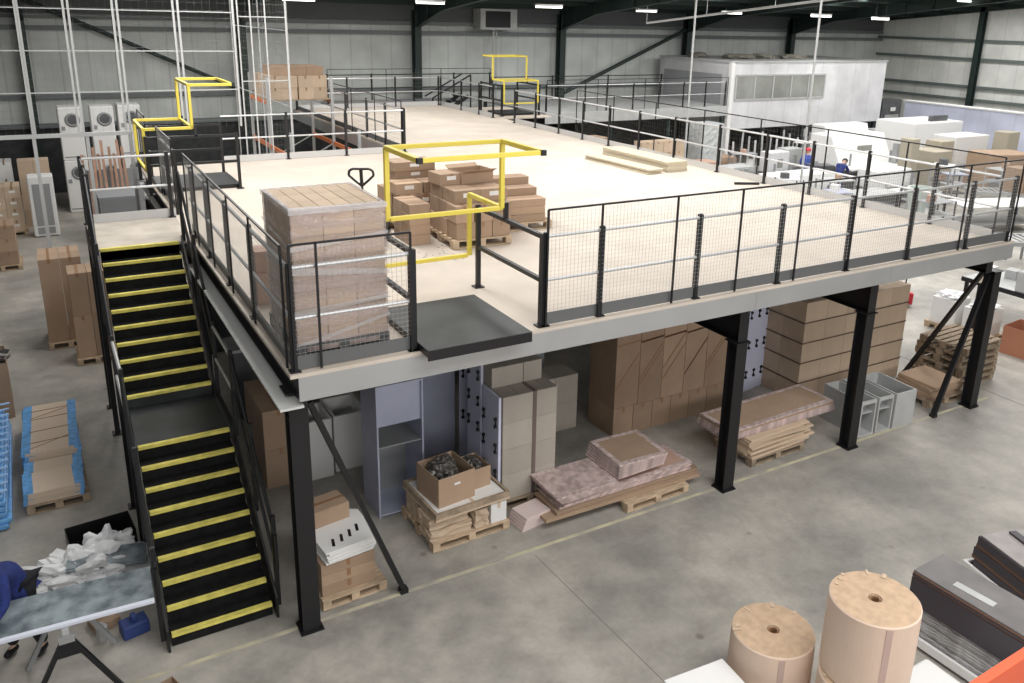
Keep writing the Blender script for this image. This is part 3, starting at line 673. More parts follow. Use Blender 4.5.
# -- pallet with the open boxes of scrap
pallet((2.42, 1.50, 0), 'wooden pallet carrying the crushed carton and open boxes of parts', 1.15, 1.05, .03)
def crushed_box(dx, dy, dz, loc, label, group, rz, seed, m=M_CARDL):
    from mathutils import noise
    bm = bmesh.new(); bmesh.ops.create_cube(bm, size=1); bmesh.ops.subdivide_edges(bm, edges=bm.edges[:], cuts=7, use_grid_fill=True)
    for v in bm.verts:
        x, y, z = v.co; q = Vector((x*3+seed, y*3, z*3)); d = noise.noise_vector(q)*.035; e = noise.noise(q*.6+Vector((9, 0, 0)))*.05
        v.co = Vector((x*dx+d.x, y*dy+d.y, max(0, (z+.5)*dz*(1-.0*e))+(d.z*.25-.012)*(z > .2)))
        if z < -.45: v.co.z = 0
        if z > .45: v.co.z = min(v.co.z, dz)
    me = bpy.data.meshes.new('crushed_carton'); bm.to_mesh(me); bm.free(); me.materials.append(m); o = bpy.data.objects.new('crushed_carton', me); COL.objects.link(o); place(o, loc, rz); tag(o, label, 'carton', group)
    t = MB(); t.box(-dx/2+.04, dx/2-.04, -.03, .03, dz-.004, dz+.001); t.build('tape', M_TAPEC, o); return o
for k in range(7):
    a = [('crushed brown carton at the front left of the scrap pallet', .62, .36, .16, 2.14, 1.20, .146), ('crushed brown carton lying above the front left one', .58, .36, .16, 2.12, 1.22, .308),
         ('flattened brown carton at the rear left of the scrap pallet', .56, .44, .30, 2.15, 1.70, .146), ('brown carton in the front middle of the scrap pallet', .22, .34, .28, 2.60, 1.19, .146),
         ('brown carton at the rear right of the scrap pallet', .46, .44, .31, 2.72, 1.70, .146)]
    if k < len(a): n_, dx, dy, dz, x, y, z = a[k]; crushed_box(dx*.97, dy*.95, dz, (x, y, z+.001), n_, 'cartons on the scrap pallet', .04, k*3.3+1)
carton(.24, .32, .30, (2.85, 1.18, .147), 'white box with red edge line at the front right of the scrap pallet', None, .03, M_WHT, M_TAPEC)
t = thing('flat_crate_tray', 'shallow wooden-edged tray with white panel on top of the crushed cartons', 'tray', (2.42, 1.46, .478), .06)
b = MB(); b.box(-.56, .56, -.50, .50, 0, .03); b.build('base_board', M_CARDL, t)
b = MB(); b.box(-.56, .56, -.50, -.46, .03, .11); b.box(-.56, .56, .46, .50, .03, .11); b.box(-.56, -.52, -.46, .46, .03, .11); b.box(.52, .56, -.46, .46, .03, .11); b.build('rim', M_WOODD, t)
b = MB(); b.box(-.51, .51, -.45, .45, .03, .088); b.build('white_panel', M_PAPER, t)
b = MB(); b.box(-.52, .52, -.46, -.1, .0885, .09); b = MB(); b.box(.0, .05, -.45, .45, .0885, .0905); b.build('tape', M_TAPEC, t)
ob1 = open_box(.56, .58, .42, (2.24, 1.40, .5675), 'large open brown box full of wrapped parts on the scrap pallet', M_CARD, .12)
ob2 = open_box(.30, .42, .30, (2.70, 1.50, .5675), 'smaller open brown box of metal parts on the scrap pallet', M_CARD, .10)
p = MB(); p.box(-.04, .05, -.2925, -.2905, .27, .30); p.build('paper_label', M_PAPER, ob1)
def crumple(name, m, sx, sy, sz, loc, label, cat, seed=1, sub=4, amp=.35, freq=2.2, parent=None, kind=None):
    from mathutils import noise
    bm = bmesh.new(); bmesh.ops.create_icosphere(bm, subdivisions=sub, radius=1)
    for v in bm.verts:
        q = v.co*freq+Vector((seed*7.1, seed*3.3, 0)); n = abs(noise.noise(q))*2-.4+.5*abs(noise.noise(q*2.7)); s_ = 1+amp*n
        v.co = Vector((v.co.x*s_*sx, v.co.y*s_*sy, max(-.35, v.co.z)*s_*sz))
    zmin = min(v.co.z for v in bm.verts)
    for v in bm.verts: v.co.z -= zmin
    me = bpy.data.meshes.new(name); bm.to_mesh(me); bm.free(); me.materials.append(m); o = bpy.data.objects.new(name, me); COL.objects.link(o)
    if parent: o.parent = parent; o.location = loc
    else: place(o, loc); tag(o, label, cat, kind=kind)
    return o
M_SCRAP = mat('grey_wrapped_parts', (.16, .15, .14), .35, .3, nscale=14, namt=.7, bump=.6)
crumple('bagged_parts', M_SCRAP, .20, .20, .22, (2.22, 1.46, .74), 'grey bag of parts heaped in the larger open box', 'parts bag', 2)
crumple('loose_parts', M_SCRAP, .11, .15, .13, (2.70, 1.52, .72), 'loose metal parts heaped in the smaller open box', 'parts', 5)
# -- strapped stack
pallet((3.58, 1.95, 0), 'pallet under the grey strapped stack of flat cartons', .98, 1.1, 0, M_WOODD)
S1 = thing
for k in range(4):
    for i, (w, x) in enumerate(((.50, 3.38), (.36, 3.82))):
        carton(w, .95, .40, (x, 1.92, .147+k*.4015), 'grey-beige flat-pack carton in the strapped stack, %s layer, %s column' % (ORD[k], ('left', 'right')[i]), 'cartons of the grey strapped stack', 0, M_CARDG, None)
for i, (w, x) in enumerate(((.50, 3.38), (.30, 3.79))):
    carton(w, .62, .30, (x, 2.10, .147+4*.4015), 'grey-beige flat-pack carton in the strapped stack, set-back top layer, %s column' % ('left', 'right')[i], 'cartons of the grey strapped stack', 0, M_CARDG, None)
b = MB(); 
for x in (3.632,):
    b.box(x-.03, x+.03, 1.436, 1.440, .02, 1.754); b.box(x-.03, x+.03, 1.44, 1.78, 1.756, 1.759)
o = b.build('strap', mat('dark_strap', (.16, .12, .11), .5)); tag(o, 'dark vertical strap round the front of the grey carton stack', 'strap')
def knob_panel(label, loc, w, h, rz, rows, cols=2, m=M_CABB, group=None, name='coated_panel', fr=0):
    """upright panel (local x wide, thin in y) with black corner clips"""
    t = thing(name, label, 'panel', loc, rz, group)
    b = MB(); b.box(-w/2, w/2, -.02, .02, 0, h); b.build('sheet', m, t, bevel=.004)
    c = MB()
    for z in rows:
        for x in ((-w/2+.07, w/2-.07) if cols == 2 else (0,)):
            for s_ in (-.055, .055):
                c.tube((x, -.02, z+s_), (x, -.05, z+s_), .026, 10)
            c.bar((x, -.03, z-.055), (x, -.03, z+.055), .02, .01)
    c.build('black_clips', M_BLK, t); return t
PW = mat('bluish_white_panel', (.66, .69, .86), .35)
knob_panel('bluish white clipped panel on the left side of the strapped stack, front one', (3.095, 1.72, .15), .50, 1.60, -PI/2, (.40, .80, 1.2), 2, PW, 'clipped panels at the strapped stack')
knob_panel('bluish white clipped panel on the left side of the strapped stack, taller rear one', (3.095, 2.24, .15), .44, 1.92, -PI/2, (.9, 1.3, 1.7), 2, PW, 'clipped panels at the strapped stack')
knob_panel('narrow upright bluish panel with clips standing apart left of the strapped stack', (3.40, 3.05, .0), .34, 1.75, -.75, (.75, 1.45), 2, PW, 'clipped panels at the strapped stack')
# -- grey crates in the dark behind
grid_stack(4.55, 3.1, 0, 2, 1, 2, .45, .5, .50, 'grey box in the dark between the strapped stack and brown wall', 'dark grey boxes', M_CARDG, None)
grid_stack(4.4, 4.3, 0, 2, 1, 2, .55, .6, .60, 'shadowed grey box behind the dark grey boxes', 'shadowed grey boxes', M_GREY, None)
b = MB(); b.box(.6, 12.0, 9.3, 9.4, 0, 2.3); o = b.build('shade_backdrop', M_DADO); tag(o, 'added dark backdrop standing in for deep shade at the back under the deck', 'screen')  # added dark sheet and frame, standing in for the deep shade back there
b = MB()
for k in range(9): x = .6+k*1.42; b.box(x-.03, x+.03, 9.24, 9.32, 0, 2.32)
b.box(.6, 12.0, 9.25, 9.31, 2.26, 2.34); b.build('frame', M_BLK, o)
# -- wall of big brown cartons
for k, (n, dz) in enumerate(((6, .52), (5, 1.42))):
    w = 2.45/n
    for i in range(n):
        z = .0 if k == 0 else .523
        o = carton(w-.008, .75, dz, (5.78+w*(i+.5), 2.85, z), 'brown carton in the carton wall behind the flat packs, %s row, %s from left' % (('low bottom', 'tall upper')[k], ['first', 'second', 'third', 'fourth', 'fifth', 'sixth'][i]), 'wall of brown cartons', 0, M_CARD, M_TAPE)
        if k == 1:
            s_ = MB(); s_.bar((-w/2+.01, -.377, .35+.1*i % .3), (w/2-.01, -.377, .95+.1*i % .3), .02, .004, up=(0, -1, 0)); s_.bar((-w/2+.01, -.377, 1.12), (w/2-.01, -.377, 1.16), .03, .004, up=(0, -1, 0)); s_.build('strap', M_TAPE, o)
# -- flat pink-taped sheets, front middle
pallet((5.22, .92, 0), 'pale new pallet under the pile of taped flat cartons', 1.15, .8, .03)
def flatpack(dx, dy, dz, loc, label, group, rz=0, m=M_PINKB, top=None):
    b = MB(); b.box(-dx/2, dx/2, -dy/2, dy/2, 0, dz-.002); o = b.build('flat_carton', m, bevel=.004); place(o, loc, rz); tag(o, label, 'flat carton', group)
    if top:
        t = MB(); t.box(-dx/2+.07, dx/2-.07, -dy/2+.07, dy/2-.07, dz-.002, dz-.0005); t.build('face', top, o)
        e = MB()
        for z0_, z1_, o_, i_ in ((dz-.0015, dz-.0002, .001, .075), (.004, dz-.0002, .0015, -.0005)):
            e.box(-dx/2-o_, dx/2+o_, -dy/2-o_, -dy/2+i_, z0_, z1_); e.box(-dx/2-o_, dx/2+o_, dy/2-i_, dy/2+o_, z0_, z1_)
            e.box(-dx/2-o_, -dx/2+i_, -dy/2+i_-.001, dy/2-i_+.001, z0_, z1_); e.box(dx/2-i_, dx/2+o_, -dy/2+i_-.001, dy/2-i_+.001, z0_, z1_)
        e.build('tape', M_PTAPE, o); return o
        n = max(3, int(dx/.16))
        for k in range(n):
            x = -dx/2+.08+k*(dx-.16)/(n-1)
            for sy in (-1, 1): e.cbox((x+random.uniform(-.02, .02), sy*(dy/2-.035), dz-.0005), (.09, .05, .002), (0, 0, random.uniform(-.3, .3)))
            for sy in (-1, 1): e.cbox((x+random.uniform(-.02, .02), sy*(dy/2+.001), dz/2), (.07, .002, dz*.8))
        m_ = max(2, int(dy/.16))
        for k in range(m_):
            y = -dy/2+.08+k*(dy-.16)/(m_-1)
            for sx in (-1, 1): e.cbox((sx*(dx/2-.035), y, dz-.0005), (.05, .09, .002), (0, 0, random.uniform(-.3, .3)))
        e.build('tape', M_WTAPE, o)
    return o
M_WTAPE = mat('whitish_tape', (.72, .60, .58), .3)
M_PTAPE = mat('patchy_tape', (.70, .58, .57), .3, nscale=13, col2=(.40, .30, .27))
GP = 'taped flat cartons in the front middle pile'
flatpack(2.7, .55, .05, (4.75, .92, .146), 'very long flat carton lying lowest in the front middle pile', GP, -.015, M_CARD)
flatpack(2.55, .60, .05, (4.85, 1.00, .197), 'very long flat carton second from bottom of front middle pile', GP, .01, M_CARD)
for k in range(4): flatpack(2.35-.05*k, .62, .028, (4.82+.03*k, 1.04, .249+k*.0285), 'long pinkish flat carton, %s of four in the front middle pile' % ['lowest', 'second', 'third', 'uppermost'][k], GP, .02*(k % 2), M_PINKB, M_CARDP if k == 3 else None)
for k in range(3): flatpack(1.02, .74, .032, (4.13-.02*k, 1.06, .365+k*.0325), 'shorter taped flat carton at the left end of the pile, %s of three' % ['lowest', 'middle', 'top'][k], GP, .04-.02*k, M_PINKB, M_PINKB if k == 2 else None)
for k in range(6): flatpack(.86, .80, .034, (5.02+.012*k, 1.12, .464+k*.0345) if True else None, 'square taped flat carton on the right of the pile, %s of six' % ['lowest', 'second', 'third', 'fourth', 'fifth', 'top'][k], GP, .05-.015*k, M_PINKB, M_CARD if k == 5 else None)
for k in range(5): flatpack(.42, .34, .045, (3.30+.01*k, 1.02-.01*k, .001+k*.0455), 'small silvery pack on the floor left of the flat pile, %s of five' % ['lowest', 'second', 'middle', 'fourth', 'top'][k], 'small silvery packs', .15, M_WTAPE)
# -- flat stack right of the second column
pallet((7.75, 1.05, 0), 'old pallet under the flat cartons right of the second front column', 1.2, .85, .02, M_WOODD)
GQ = 'flat cartons right of the second column'
for k in range(8): flatpack(1.25+.12*(k % 3), .82-.04*(k % 2), .04, (7.75+.05*(k % 3), 1.05+.02*(k % 2), .147+k*.0405), 'ragged-edged flat carton right of the second column, %s of eight' % ['lowest', 'second', 'third', 'fourth', 'fifth', 'sixth', 'seventh', 'top'][k], GQ, random.uniform(-.06, .06), M_CARDL)
for k in range(6): flatpack(2.45-.02*k, .74, .03, (7.98+.0*k, 1.16, .474+k*.0305), 'long taped flat carton overhanging the ragged stack, %s of six' % ['lowest', 'second', 'third', 'fourth', 'fifth', 'top'][k], GQ, .0+.006*k, M_PINKB if k < 4 else M_CARD, M_CARD if k == 5 else None)
# -- clipped panels beyond
for k in range(3): knob_panel('bluish white clipped panel upright between the second and third columns, %s of three' % ['left', 'middle', 'right'][k], (9.20+.24*k, 2.85+.05*k, 0), .36, 1.98+.04*k, .1, (.35, .95, 1.55), 2, PW, 'clipped panels between the columns')
carton(.75, .6, 1.15, (9.95, 3.6, 0), 'shadowed brown carton behind the clipped panels', None, 0, M_CARD)
# -- big strapped carton stacks, right
grid_stack(9.62, 2.0, .0, 3, 2, 5, .55, .52, .39, 'large carton in the left strapped stack', 'left strapped carton stack', M_CARDL, None)
grid_stack(11.40, 1.95, .0, 2, 2, 5, .52, .55, .385, 'large carton in the right strapped stack', 'right strapped carton stack', M_CARDL, None)
b = MB()
for z in (.39, .785, 1.175, 1.57):
    b.box(9.60, 11.30, 1.992, 1.995, z-.012, z+.012); b.box(9.595, 9.60, 1.992, 3.05, z-.012, z+.012)
    b.box(11.38, 12.46, 1.944, 1.947, z-.012, z+.012)
o = b.build('strapping', mat('dark_band', (.12, .08, .06), .5)); tag(o, 'dark horizontal bands round the two strapped carton stacks', 'strapping')
# -- galvanised drawer shells
for k, (x, y, w) in enumerate(((9.72, .92, .36), (10.14, .90, .36), (10.62, .86, .50))):
    c = thing('metal_drawer_shell', ['open galvanised shell on the floor, leftmost of three by the third column', 'open galvanised shell on the floor, middle of three by the third column', 'galvanised shell with closed grey front, rightmost of three by the third column'][k], 'metal shell', (x, y, 0), -.06)
    b = MB(); h = .66; d = .86; t_ = .03
    b.box(-w/2, -w/2+t_, -d/2, d/2, 0, h); b.box(w/2-t_, w/2, -d/2, d/2, 0, h); b.box(-w/2+t_, w/2-t_, -d/2, d/2, 0, t_); b.box(-w/2+t_, w/2-t_, d/2-t_, d/2, t_, h)
    b.build('shell', M_GREYL, c, bevel=.004)
    b = MB()
    if k < 2: b.box(-w/2+t_, w/2-t_, -d/2+.05, d/2-t_, .40, .42); b.box(-w/2+t_, w/2-t_, -d/2, -d/2+.03, h-.06, h); b.build('shelf', M_GREYL, c)
    else: b.box(-w/2+t_, w/2-t_, -d/2, -d/2+t_, t_, h); b.build('front_panel', M_GREYL, c)
# -- low scrap-wood stack and pallets at the right end
pallet((12.15, 1.05, 0), 'pallet with flattened cardboard beside the grey metal shells', 1.0, .85, -.05, M_WOODD)
for k in range(5): flatpack(.95-.04*k, .80-.03*(k % 2), .05, (12.15, 1.05, .147+k*.0505), 'flattened brown carton on the small pallet by the metal shells, %s of five' % ['lowest', 'second', 'middle', 'fourth', 'top'][k], 'flattened cartons by the metal shells', random.uniform(-.12, .12), M_CARD)
for k in range(6):
    pallet((13.45+.02*(k % 2), 1.42-.02*(k % 3), .0005+k*.1445), 'empty pallet in the stack behind the corner column, %s of six' % ['lowest', 'second', 'third', 'fourth', 'fifth', 'topmost'][k], 1.2, 1.0, .04*((k*7) % 3-1), M_WOODD, 'stack of empty pallets at the corner column')
# -- corner brace column pallets: stack behind the corner column
pallet((.66, 1.06, 0), 'pallet under the cartons behind the left corner column', .80, 1.0, 0.05)
grid_stack(.30, .62, .147, 1, 1, 3, .66, .80, .14, 'brown carton in the pile behind the left corner column', 'pile behind the left corner column', M_CARD, rz=.03)
for k in range(7):
    b = MB(); b.prism([(-.34, -.36, 0), (.25, -.36, 0), (.33, -.28, 0), (.36, .30, 0), (.28, .36, 0), (-.34, .36, 0)], (0, 0, .022)); o = b.build('slotted_sheet', M_WHT, bevel=.004)
    place(o, (.66+.01*(k % 3), .98, .582+k*.0235), .1+.05*(k % 2)); tag(o, 'white rounded sheet with slots in the pile behind the corner column, %s of seven' % ['lowest', 'second', 'third', 'middle', 'fifth', 'sixth', 'topmost'][k], 'sheet', 'white slotted sheets')
    if k == 6:
        c = MB()
        for x, y in ((-.18, -.2), (-.06, -.16), (.06, -.12), (.18, -.06)): c.cbox((x, y, .0235), (.035, .15, .002), (0, 0, -.3))
        c.build('slots', M_BLK, o)
carton(.52, .34, .22, (.56, 1.32, .748), 'brown carton tilted on the white slotted sheets', None, .15, M_CARD)
# -- things in the shade behind the stairs
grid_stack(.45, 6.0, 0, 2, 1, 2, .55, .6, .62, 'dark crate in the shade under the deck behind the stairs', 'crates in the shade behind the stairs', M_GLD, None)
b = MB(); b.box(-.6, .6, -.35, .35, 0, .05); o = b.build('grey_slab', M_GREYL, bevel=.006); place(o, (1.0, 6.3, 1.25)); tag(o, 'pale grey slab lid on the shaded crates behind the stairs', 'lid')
grid_stack(.35, 3.55, 0, 1, 2, 2, .46, .6, .62, 'brown carton under the left deck edge behind the stairs', 'cartons under the left deck edge', M_CARD)
grid_stack(2.2, 7.6, 0, 3, 1, 3, .8, .7, .6, 'shaded carton under mid deck', 'shaded cartons mid deck', M_CARD, None)
grid_stack(5.6, 7.2, 0, 3, 1, 3, .8, .7, .6, 'shaded carton behind the brown carton wall', 'shaded cartons behind the carton wall', M_CARDG, None)
grid_stack(10.2, 6.9, 0, 2, 1, 3, .8, .7, .55, 'shaded carton behind the strapped stacks', 'shaded cartons behind the strapped stacks', M_CARD, None)

# ================================================================== LEFT OF THE STAIRS
pallet((-1.86, 11.45, 0), 'pallet under the taller brown cartons left of the stairs', .80, 1.1)
grid_stack(-2.24, 10.95, .147, 2, 2, 1, .37, .48, 1.75, 'tall brown carton on the rear pallet left of the stairs', 'tall cartons, rear pallet', M_CARD)
pallet((-1.44, 10.15, 0), 'pallet under the two-tier brown cartons left of the stairs', .72, .80)
grid_stack(-1.77, 9.80, .147, 2, 1, 2, .32, .66, .86, 'brown carton on the front pallet left of the stairs', 'cartons, front pallet left of stairs', M_CARD)
ob = open_box(1.0, .9, 1.0, (-3.36, 8.3, .0), 'big open brown box at the left picture edge', M_CARD, .05)
crumple('dark_bundle', M_SCRAP, .3, .3, .25, (-3.2, 8.25, .82), 'dark bundle poking out of the big open box', 'bundle', 4)
# blue film bundle
def blue_stack(x, y, label0, grp, dx=.78):
    pal = pallet((x, y+.55, 0), 'pallet under the %s' % grp, dx, 1.2, 0, M_WOODD)
    pallet((x+.02, y-.75, 0), 'front pallet under the %s' % grp, dx, 1.2, 0.03, M_WOODD)
    for n_, (yy, L_, h, n) in enumerate(((y+.63, 1.75, .052, 5), (y-.52, .42, .05, 3), (y-1.02, .62, .045, 4))):
        for k in range(n):
            b = MB(); b.box(-dx/2+.07, dx/2-.07, -L_/2, L_/2, 0, h-.002); o = b.build('board_pack', M_BEIGE, bevel=.003); place(o, (x+random.uniform(-.02, .02), yy, .146+k*h), random.uniform(-.03, .03))
            tag(o, '%s, %s section, %s layer' % (label0, ['long rear', 'short middle', 'front'][n_], layer_name(k, n)), 'board pack', grp)
            f = MB()
            for s_ in (-1, 1): f = MB(); f.box(*sorted((s_*(dx/2-.07), s_*(dx/2-.02))), -L_/2-.003, L_/2+.003, -.0, h); f.box(*sorted((s_*(dx/2-.14), s_*(dx/2-.07))), -L_/2-.003, L_/2+.003, h-.002, h-.0005); f.build('blue_film', M_BLUE, o)
            if k == n-1 and n_ == 0:
                g = MB()
                for yy2 in (-.55, -.15, .3, .62): g.bar((-dx/2+.12, yy2, h), (dx/2-.12, yy2+.04, h), .02, .003)
                g.bar((-dx/2+.12, -.75, h), (dx/2-.12, -.45, h), .015, .003); g.bar((-dx/2+.12, .35, h), (dx/2-.12, .62, h), .015, .003); g.build('strap', M_TAPE, o)
blue_stack(-2.33, 5.75, 'blue-edged beige board pack left of the stairs', 'blue-edged board packs')
b = MB()
for k in range(9):
    pass
t = thing('film_wrapped_bundle', 'bright blue film-wrapped bundle on the floor at the left picture edge', 'bundle', (-3.28, 5.75, 0))
b = MB()
for k in range(6): b.cbox((.0+.02*((k*5) % 3), 0, .05+k*.075), (.78-.02*k, 3.2-.05*k, .072), (0, 0, .01*(k % 2)))
b.build('core', M_BLUE, t, bevel=.02)
b = MB()
for k in range(14): b.bar((-.40+.0*k, -1.5+k*.23, .50), (.42, -1.5+k*.23+.1, .50), .05, .012)
b.build('film_folds', mat('pale_blue_film', (.35, .55, .85), .25), t)
# trestle table with the slate worktop
tt = thing('sawhorse', 'grey steel sawhorse holding the slate worktop, nearer one', 'sawhorse', (-2.28, .80, 0))
def sawhorse(t):
    b = MB(); b.box(-.03, .03, -.35, .35, .80, .86); b.build('beam', M_GREYL, t)
    for y in (-.36, .36): b = MB(); b.box(-.07, .07, y-.03, y+.03, .73, .80); b.build('bracket', M_GALV, t)
    for y in (-.36, .36):
        for s_ in (-1, 1): b = MB(); b.bar((s_*.03, y, .76), (s_*.42, y, .0), .045); b.build('leg', M_BLK if y < 0 else M_GREY, t)
        b = MB(); b.prism([(-.06, y-.01, .74), (.06, y-.01, .74), (.16, y-.01, .56), (-.16, y-.01, .56)], (0, .02, 0)); b.build('gusset', M_BLK, t)
sawhorse(tt)
dup(tt, (-3.45, .86, 0), 0, 'grey steel sawhorse under the left end of the slate worktop')
w = thing('worktop', 'mottled slate-grey worktop with white front edge on sawhorses beside the stairs', 'worktop', (-2.55, .82, .862), -.045)
b = MB(); b.box(-1.25, 1.10, -.27, .31, 0, .038); b.build('slab', M_SLATE, w, bevel=.004)
b = MB(); b.box(-1.25, 1.10, -.318, -.27, -.004, .042); b.build('front_edge', mat('white_edge_trim', (.70, .74, .84), .3), w, bevel=.01)
# plastic heap
crumple('plastic_film_heap', M_FILM, .62, .36, .30, (-2.1, 2.35, 0), 'heap of crumpled white plastic film behind the slate worktop', 'plastic film', 3, 5, .5, 2.6, kind='stuff')
crumple('plastic_film_heap', M_FILM, .30, .22, .26, (-1.78, 2.62, .05), 'raised crumple of clear plastic by the stair foot', 'plastic film', 8, 4, .6, 2.6, kind='stuff')
b = MB(); b.box(-.42, .42, -.16, .16, 0, .03); b.box(-.42, .42, -.19, -.16, -.0, .02); o = b.build('offcut_board', M_SLATE); place(o, (-1.82, 2.26, .40), -.12, .12, .10); tag(o, 'dark slate offcut lying on the crumpled plastic film', 'board')
ob = open_box(.75, .5, .34, (-1.85, 3.05, 0), 'low black bin behind the plastic heap by the stairs', M_BLK, .1, 'waste_bin', 'bin')
# tools under the worktop
b = MB(); b.box(-.14, .14, -.1, .1, 0, .16); b.box(-.03, .03, -.04, .04, .16, .24); o = b.build('blue_tool_case', mat('tool_blue', (.03, .06, .22), .5), bevel=.015); place(o, (-1.66, 1.25, 0), .2); tag(o, 'dark blue tool case on the floor below the worktop by the stairs', 'case')
b = MB(); b.tube((0, 0, 0), (0, 0, .16), .06, 12); b.tube((0, 0, .16), (0, 0, .2), .03, 10); o = b.build('spray_can', M_GREYL); place(o, (-1.98, 1.3, 0)); tag(o, 'small grey canister on the floor below the worktop', 'canister')
ob = open_box(.34, .3, .22, (-1.52, -.12, 0), 'brown box corner at the bottom picture edge below the stairs', M_CARD, .35)
carton(.28, .24, .1, (-1.95, 1.55, 0), 'small brown carton in the shade under the worktop', None, .3, M_CARD)

# far left: tall stacked machines etc.
def fan_unit(label, loc, n=2, group=None, w=.70, d=.9, h=1.76):
    for k in range(n):
        t = thing('fan_cabinet', label % ('lower' if k == 0 else 'upper'), 'machine cabinet', (loc[0], loc[1], loc[2]+k*(h+.002)), 0, group)
        b = MB(); b.box(-w/2, w/2, -d/2, d/2, 0, h); b.build('body', M_WHT, t, bevel=.03)
        c = MB(); c.lathe((0, 0, 0), [(.2, 0), (.23, .02), (.17, .03), (.15, .01)], 24)
        m_ = MB(); R = Matrix.Rotation(PI/2, 3, 'X')
        m_.add([R @ v + Vector((.06, -d/2, h-.42)) for v in c.v], c.f); m_.build('fan_ring', M_GREY, t, smooth=True)
        m_ = MB(); m_.tube((.06, -d/2-.004, h-.42), (.06, -d/2-.014, h-.42), .17, 20); m_.build('fan_grille', M_GLD, t)
        m_ = MB(); m_.box(-.28, -.18, -d/2-.02, -d/2, h-.75, h-.62); m_.box(-.3, .3, -d/2-.006, -d/2, .1, .14); m_.build('control_plate', M_GREY, t)
fan_unit('tall white cabinet with round fan, left pair behind the netting, %s one', (-.95, 24.65, 0), group='white fan cabinets')
fan_unit('tall white cabinet with round fan, middle pair behind the netting, %s one', (.0, 24.65, 0), group='white fan cabinets')
fan_unit('tall white cabinet with round fan, right pair behind the netting, %s one', (.85, 24.95, 0), group='white fan cabinets')
t = thing('white_cabinet', 'tall white cabinet with grey door panel on the floor at left', 'cabinet', (-2.05, 21.3, 0))
b = MB(); b.box(-.34, .34, -.3, .3, .02, 1.85); b.build('body', M_WHT, t, bevel=.04)
b = MB(); b.box(-.23, .23, -.315, -.3, .35, 1.62); b.build('door', M_GREY, t); b = MB(); b.box(-.23, .23, -.312, -.3, .1, .3); b.build('vent', M_GREY, t)
grid_stack(-2.6, 22.6, 0, 2, 1, 4, .42, .6, .52, 'brown carton stacked behind the white cabinet at far left', 'cartons behind the white cabinet', M_CARDL, None)
pallet((-3.15, 18.0, 0), 'pallet of boxes at the left edge, nearer one', .9, 1.0); grid_stack(-3.58, 17.55, .147, 2, 2, 3, .40, .42, .35, 'brown carton on the nearer left-edge pallet', 'cartons, nearer left edge pallet', M_CARD)
pallet((-3.0, 21.9, 0), 'pallet of boxes at the left edge, further one', .9, 1.0); grid_stack(-3.42, 21.45, .147, 2, 2, 4, .40, .42, .34, 'pale carton on the further left-edge pallet', 'cartons, further left edge pallet', M_CARDL, paper=True)
pallet((-3.2, 24.8, 0), 'pallet of white boxes against the back wall at left', .9, 1.0); grid_stack(-3.62, 24.4, .147, 2, 2, 3, .40, .42, .55, 'white box by the back wall, far left', 'white boxes far left', M_WHT, paper=True)
# leaning timbers and ribbed container seen through the landing rails
for k in range(9):
    b = MB(); x = -.95+k*.15; b.bar((x, 19.5, 0), (x*.9+.02*((k*3) % 4-1.5), 20.5, 2.5+.2*((k*5) % 3)), .075, .03); o = b.build('timber_plank', mat('reddish_timber', (.40, .24, .17), .8, nscale=5, namt=.2, orand=.15)); tag(o, 'reddish timber plank leaning behind the stair landing, %s from left' % ['first', 'second', 'third', 'fourth', 'fifth', 'sixth', 'seventh', 'eighth', 'ninth'][k], 'plank', 'leaning timber planks')
b = MB(); b.box(-1.0, .7, 20.62, 20.7, 0, 2.0); o = b.build('lean_frame', M_GREY); tag(o, 'grey support board behind the leaning timber planks', 'board')
t = thing('ribbed_container', 'grey ribbed container on the floor behind the stair landing', 'container', (-.3, 16.5, 0)); b = MB(); b.box(-.5, .45, -.5, .5, 0, 2.05); b.build('body', M_RIB, t)
b = MB()
b.box(-.48, .43, -.51, -.5, .04, 2.03)
for k in range(14): x = -.48+k*.067; b.box(x, x+.03, -.53, -.505, .04, 2.03)
b.build('ribs', M_GREY, t)

# -- netting tower and screens
def net_screen(label, posts, y0, zb, zt, zs, along='x', x_fixed=None, pitch=.16, pwid=.045):
    t = thing('net_screen', label, 'netting', (posts[0] if along == 'x' else x_fixed, y0 if along == 'x' else posts[0], zb))
    O = Vector(t.location)
    P = (lambda s, z: Vector((s, y0, z))) if along == 'x' else (lambda s, z: Vector((x_fixed, s, z)))
    for i, s_ in enumerate(posts): b = MB(); b.bar(P(s_, zb), P(s_, zt), pwid); b.build('post', M_RAILG, t, world=True)
    for z in zs: b = MB(); b.bar(P(posts[0], z), P(posts[-1], z), .022); b.build('rail', M_RAILG, t, world=True)
    b = MB(); n = int((posts[-1]-posts[0])/pitch)
    for k in range(1, n): s_ = posts[0]+(posts[-1]-posts[0])*k/n; b.wire(P(s_, zb), P(s_, zt), .0022)
    n = int((zt-zb)/pitch)
    for k in range(1, n): b.wire(P(posts[0], zb+k*(zt-zb)/n), P(posts[-1], zb+k*(zt-zb)/n), .0022)
    b.build('net', M_NET, t, world=True); return t
net_screen('tall white-framed net screen left of the netting tower', [-1.96, -1.14, -1.05, -.22, -.13, .98, 1.08, 2.24], 12.98, 4.12, 7.2, (4.97, 5.83, 6.68))
t = net_screen('tall white-framed net screen at the far left picture edge', [-4.4, -3.2, -2.0], 12.98, 4.12, 7.2, (4.97, 5.83, 6.68))
t = thing('screen_beam', 'pale steel beam on posts carrying the net screen at left', 'beam', (-4.4, 12.98, 0))
b = MB(); b.box(0, 4.3, -.05, .05, 4.03, 4.11); b.build('beam', M_RAILG, t)
for x in (.0, 2.4, 3.4, 4.25): b = MB(); b.bar((x, 0, 0), (x, 0, 4.03), .07); b.build('post', M_RAILG, t)
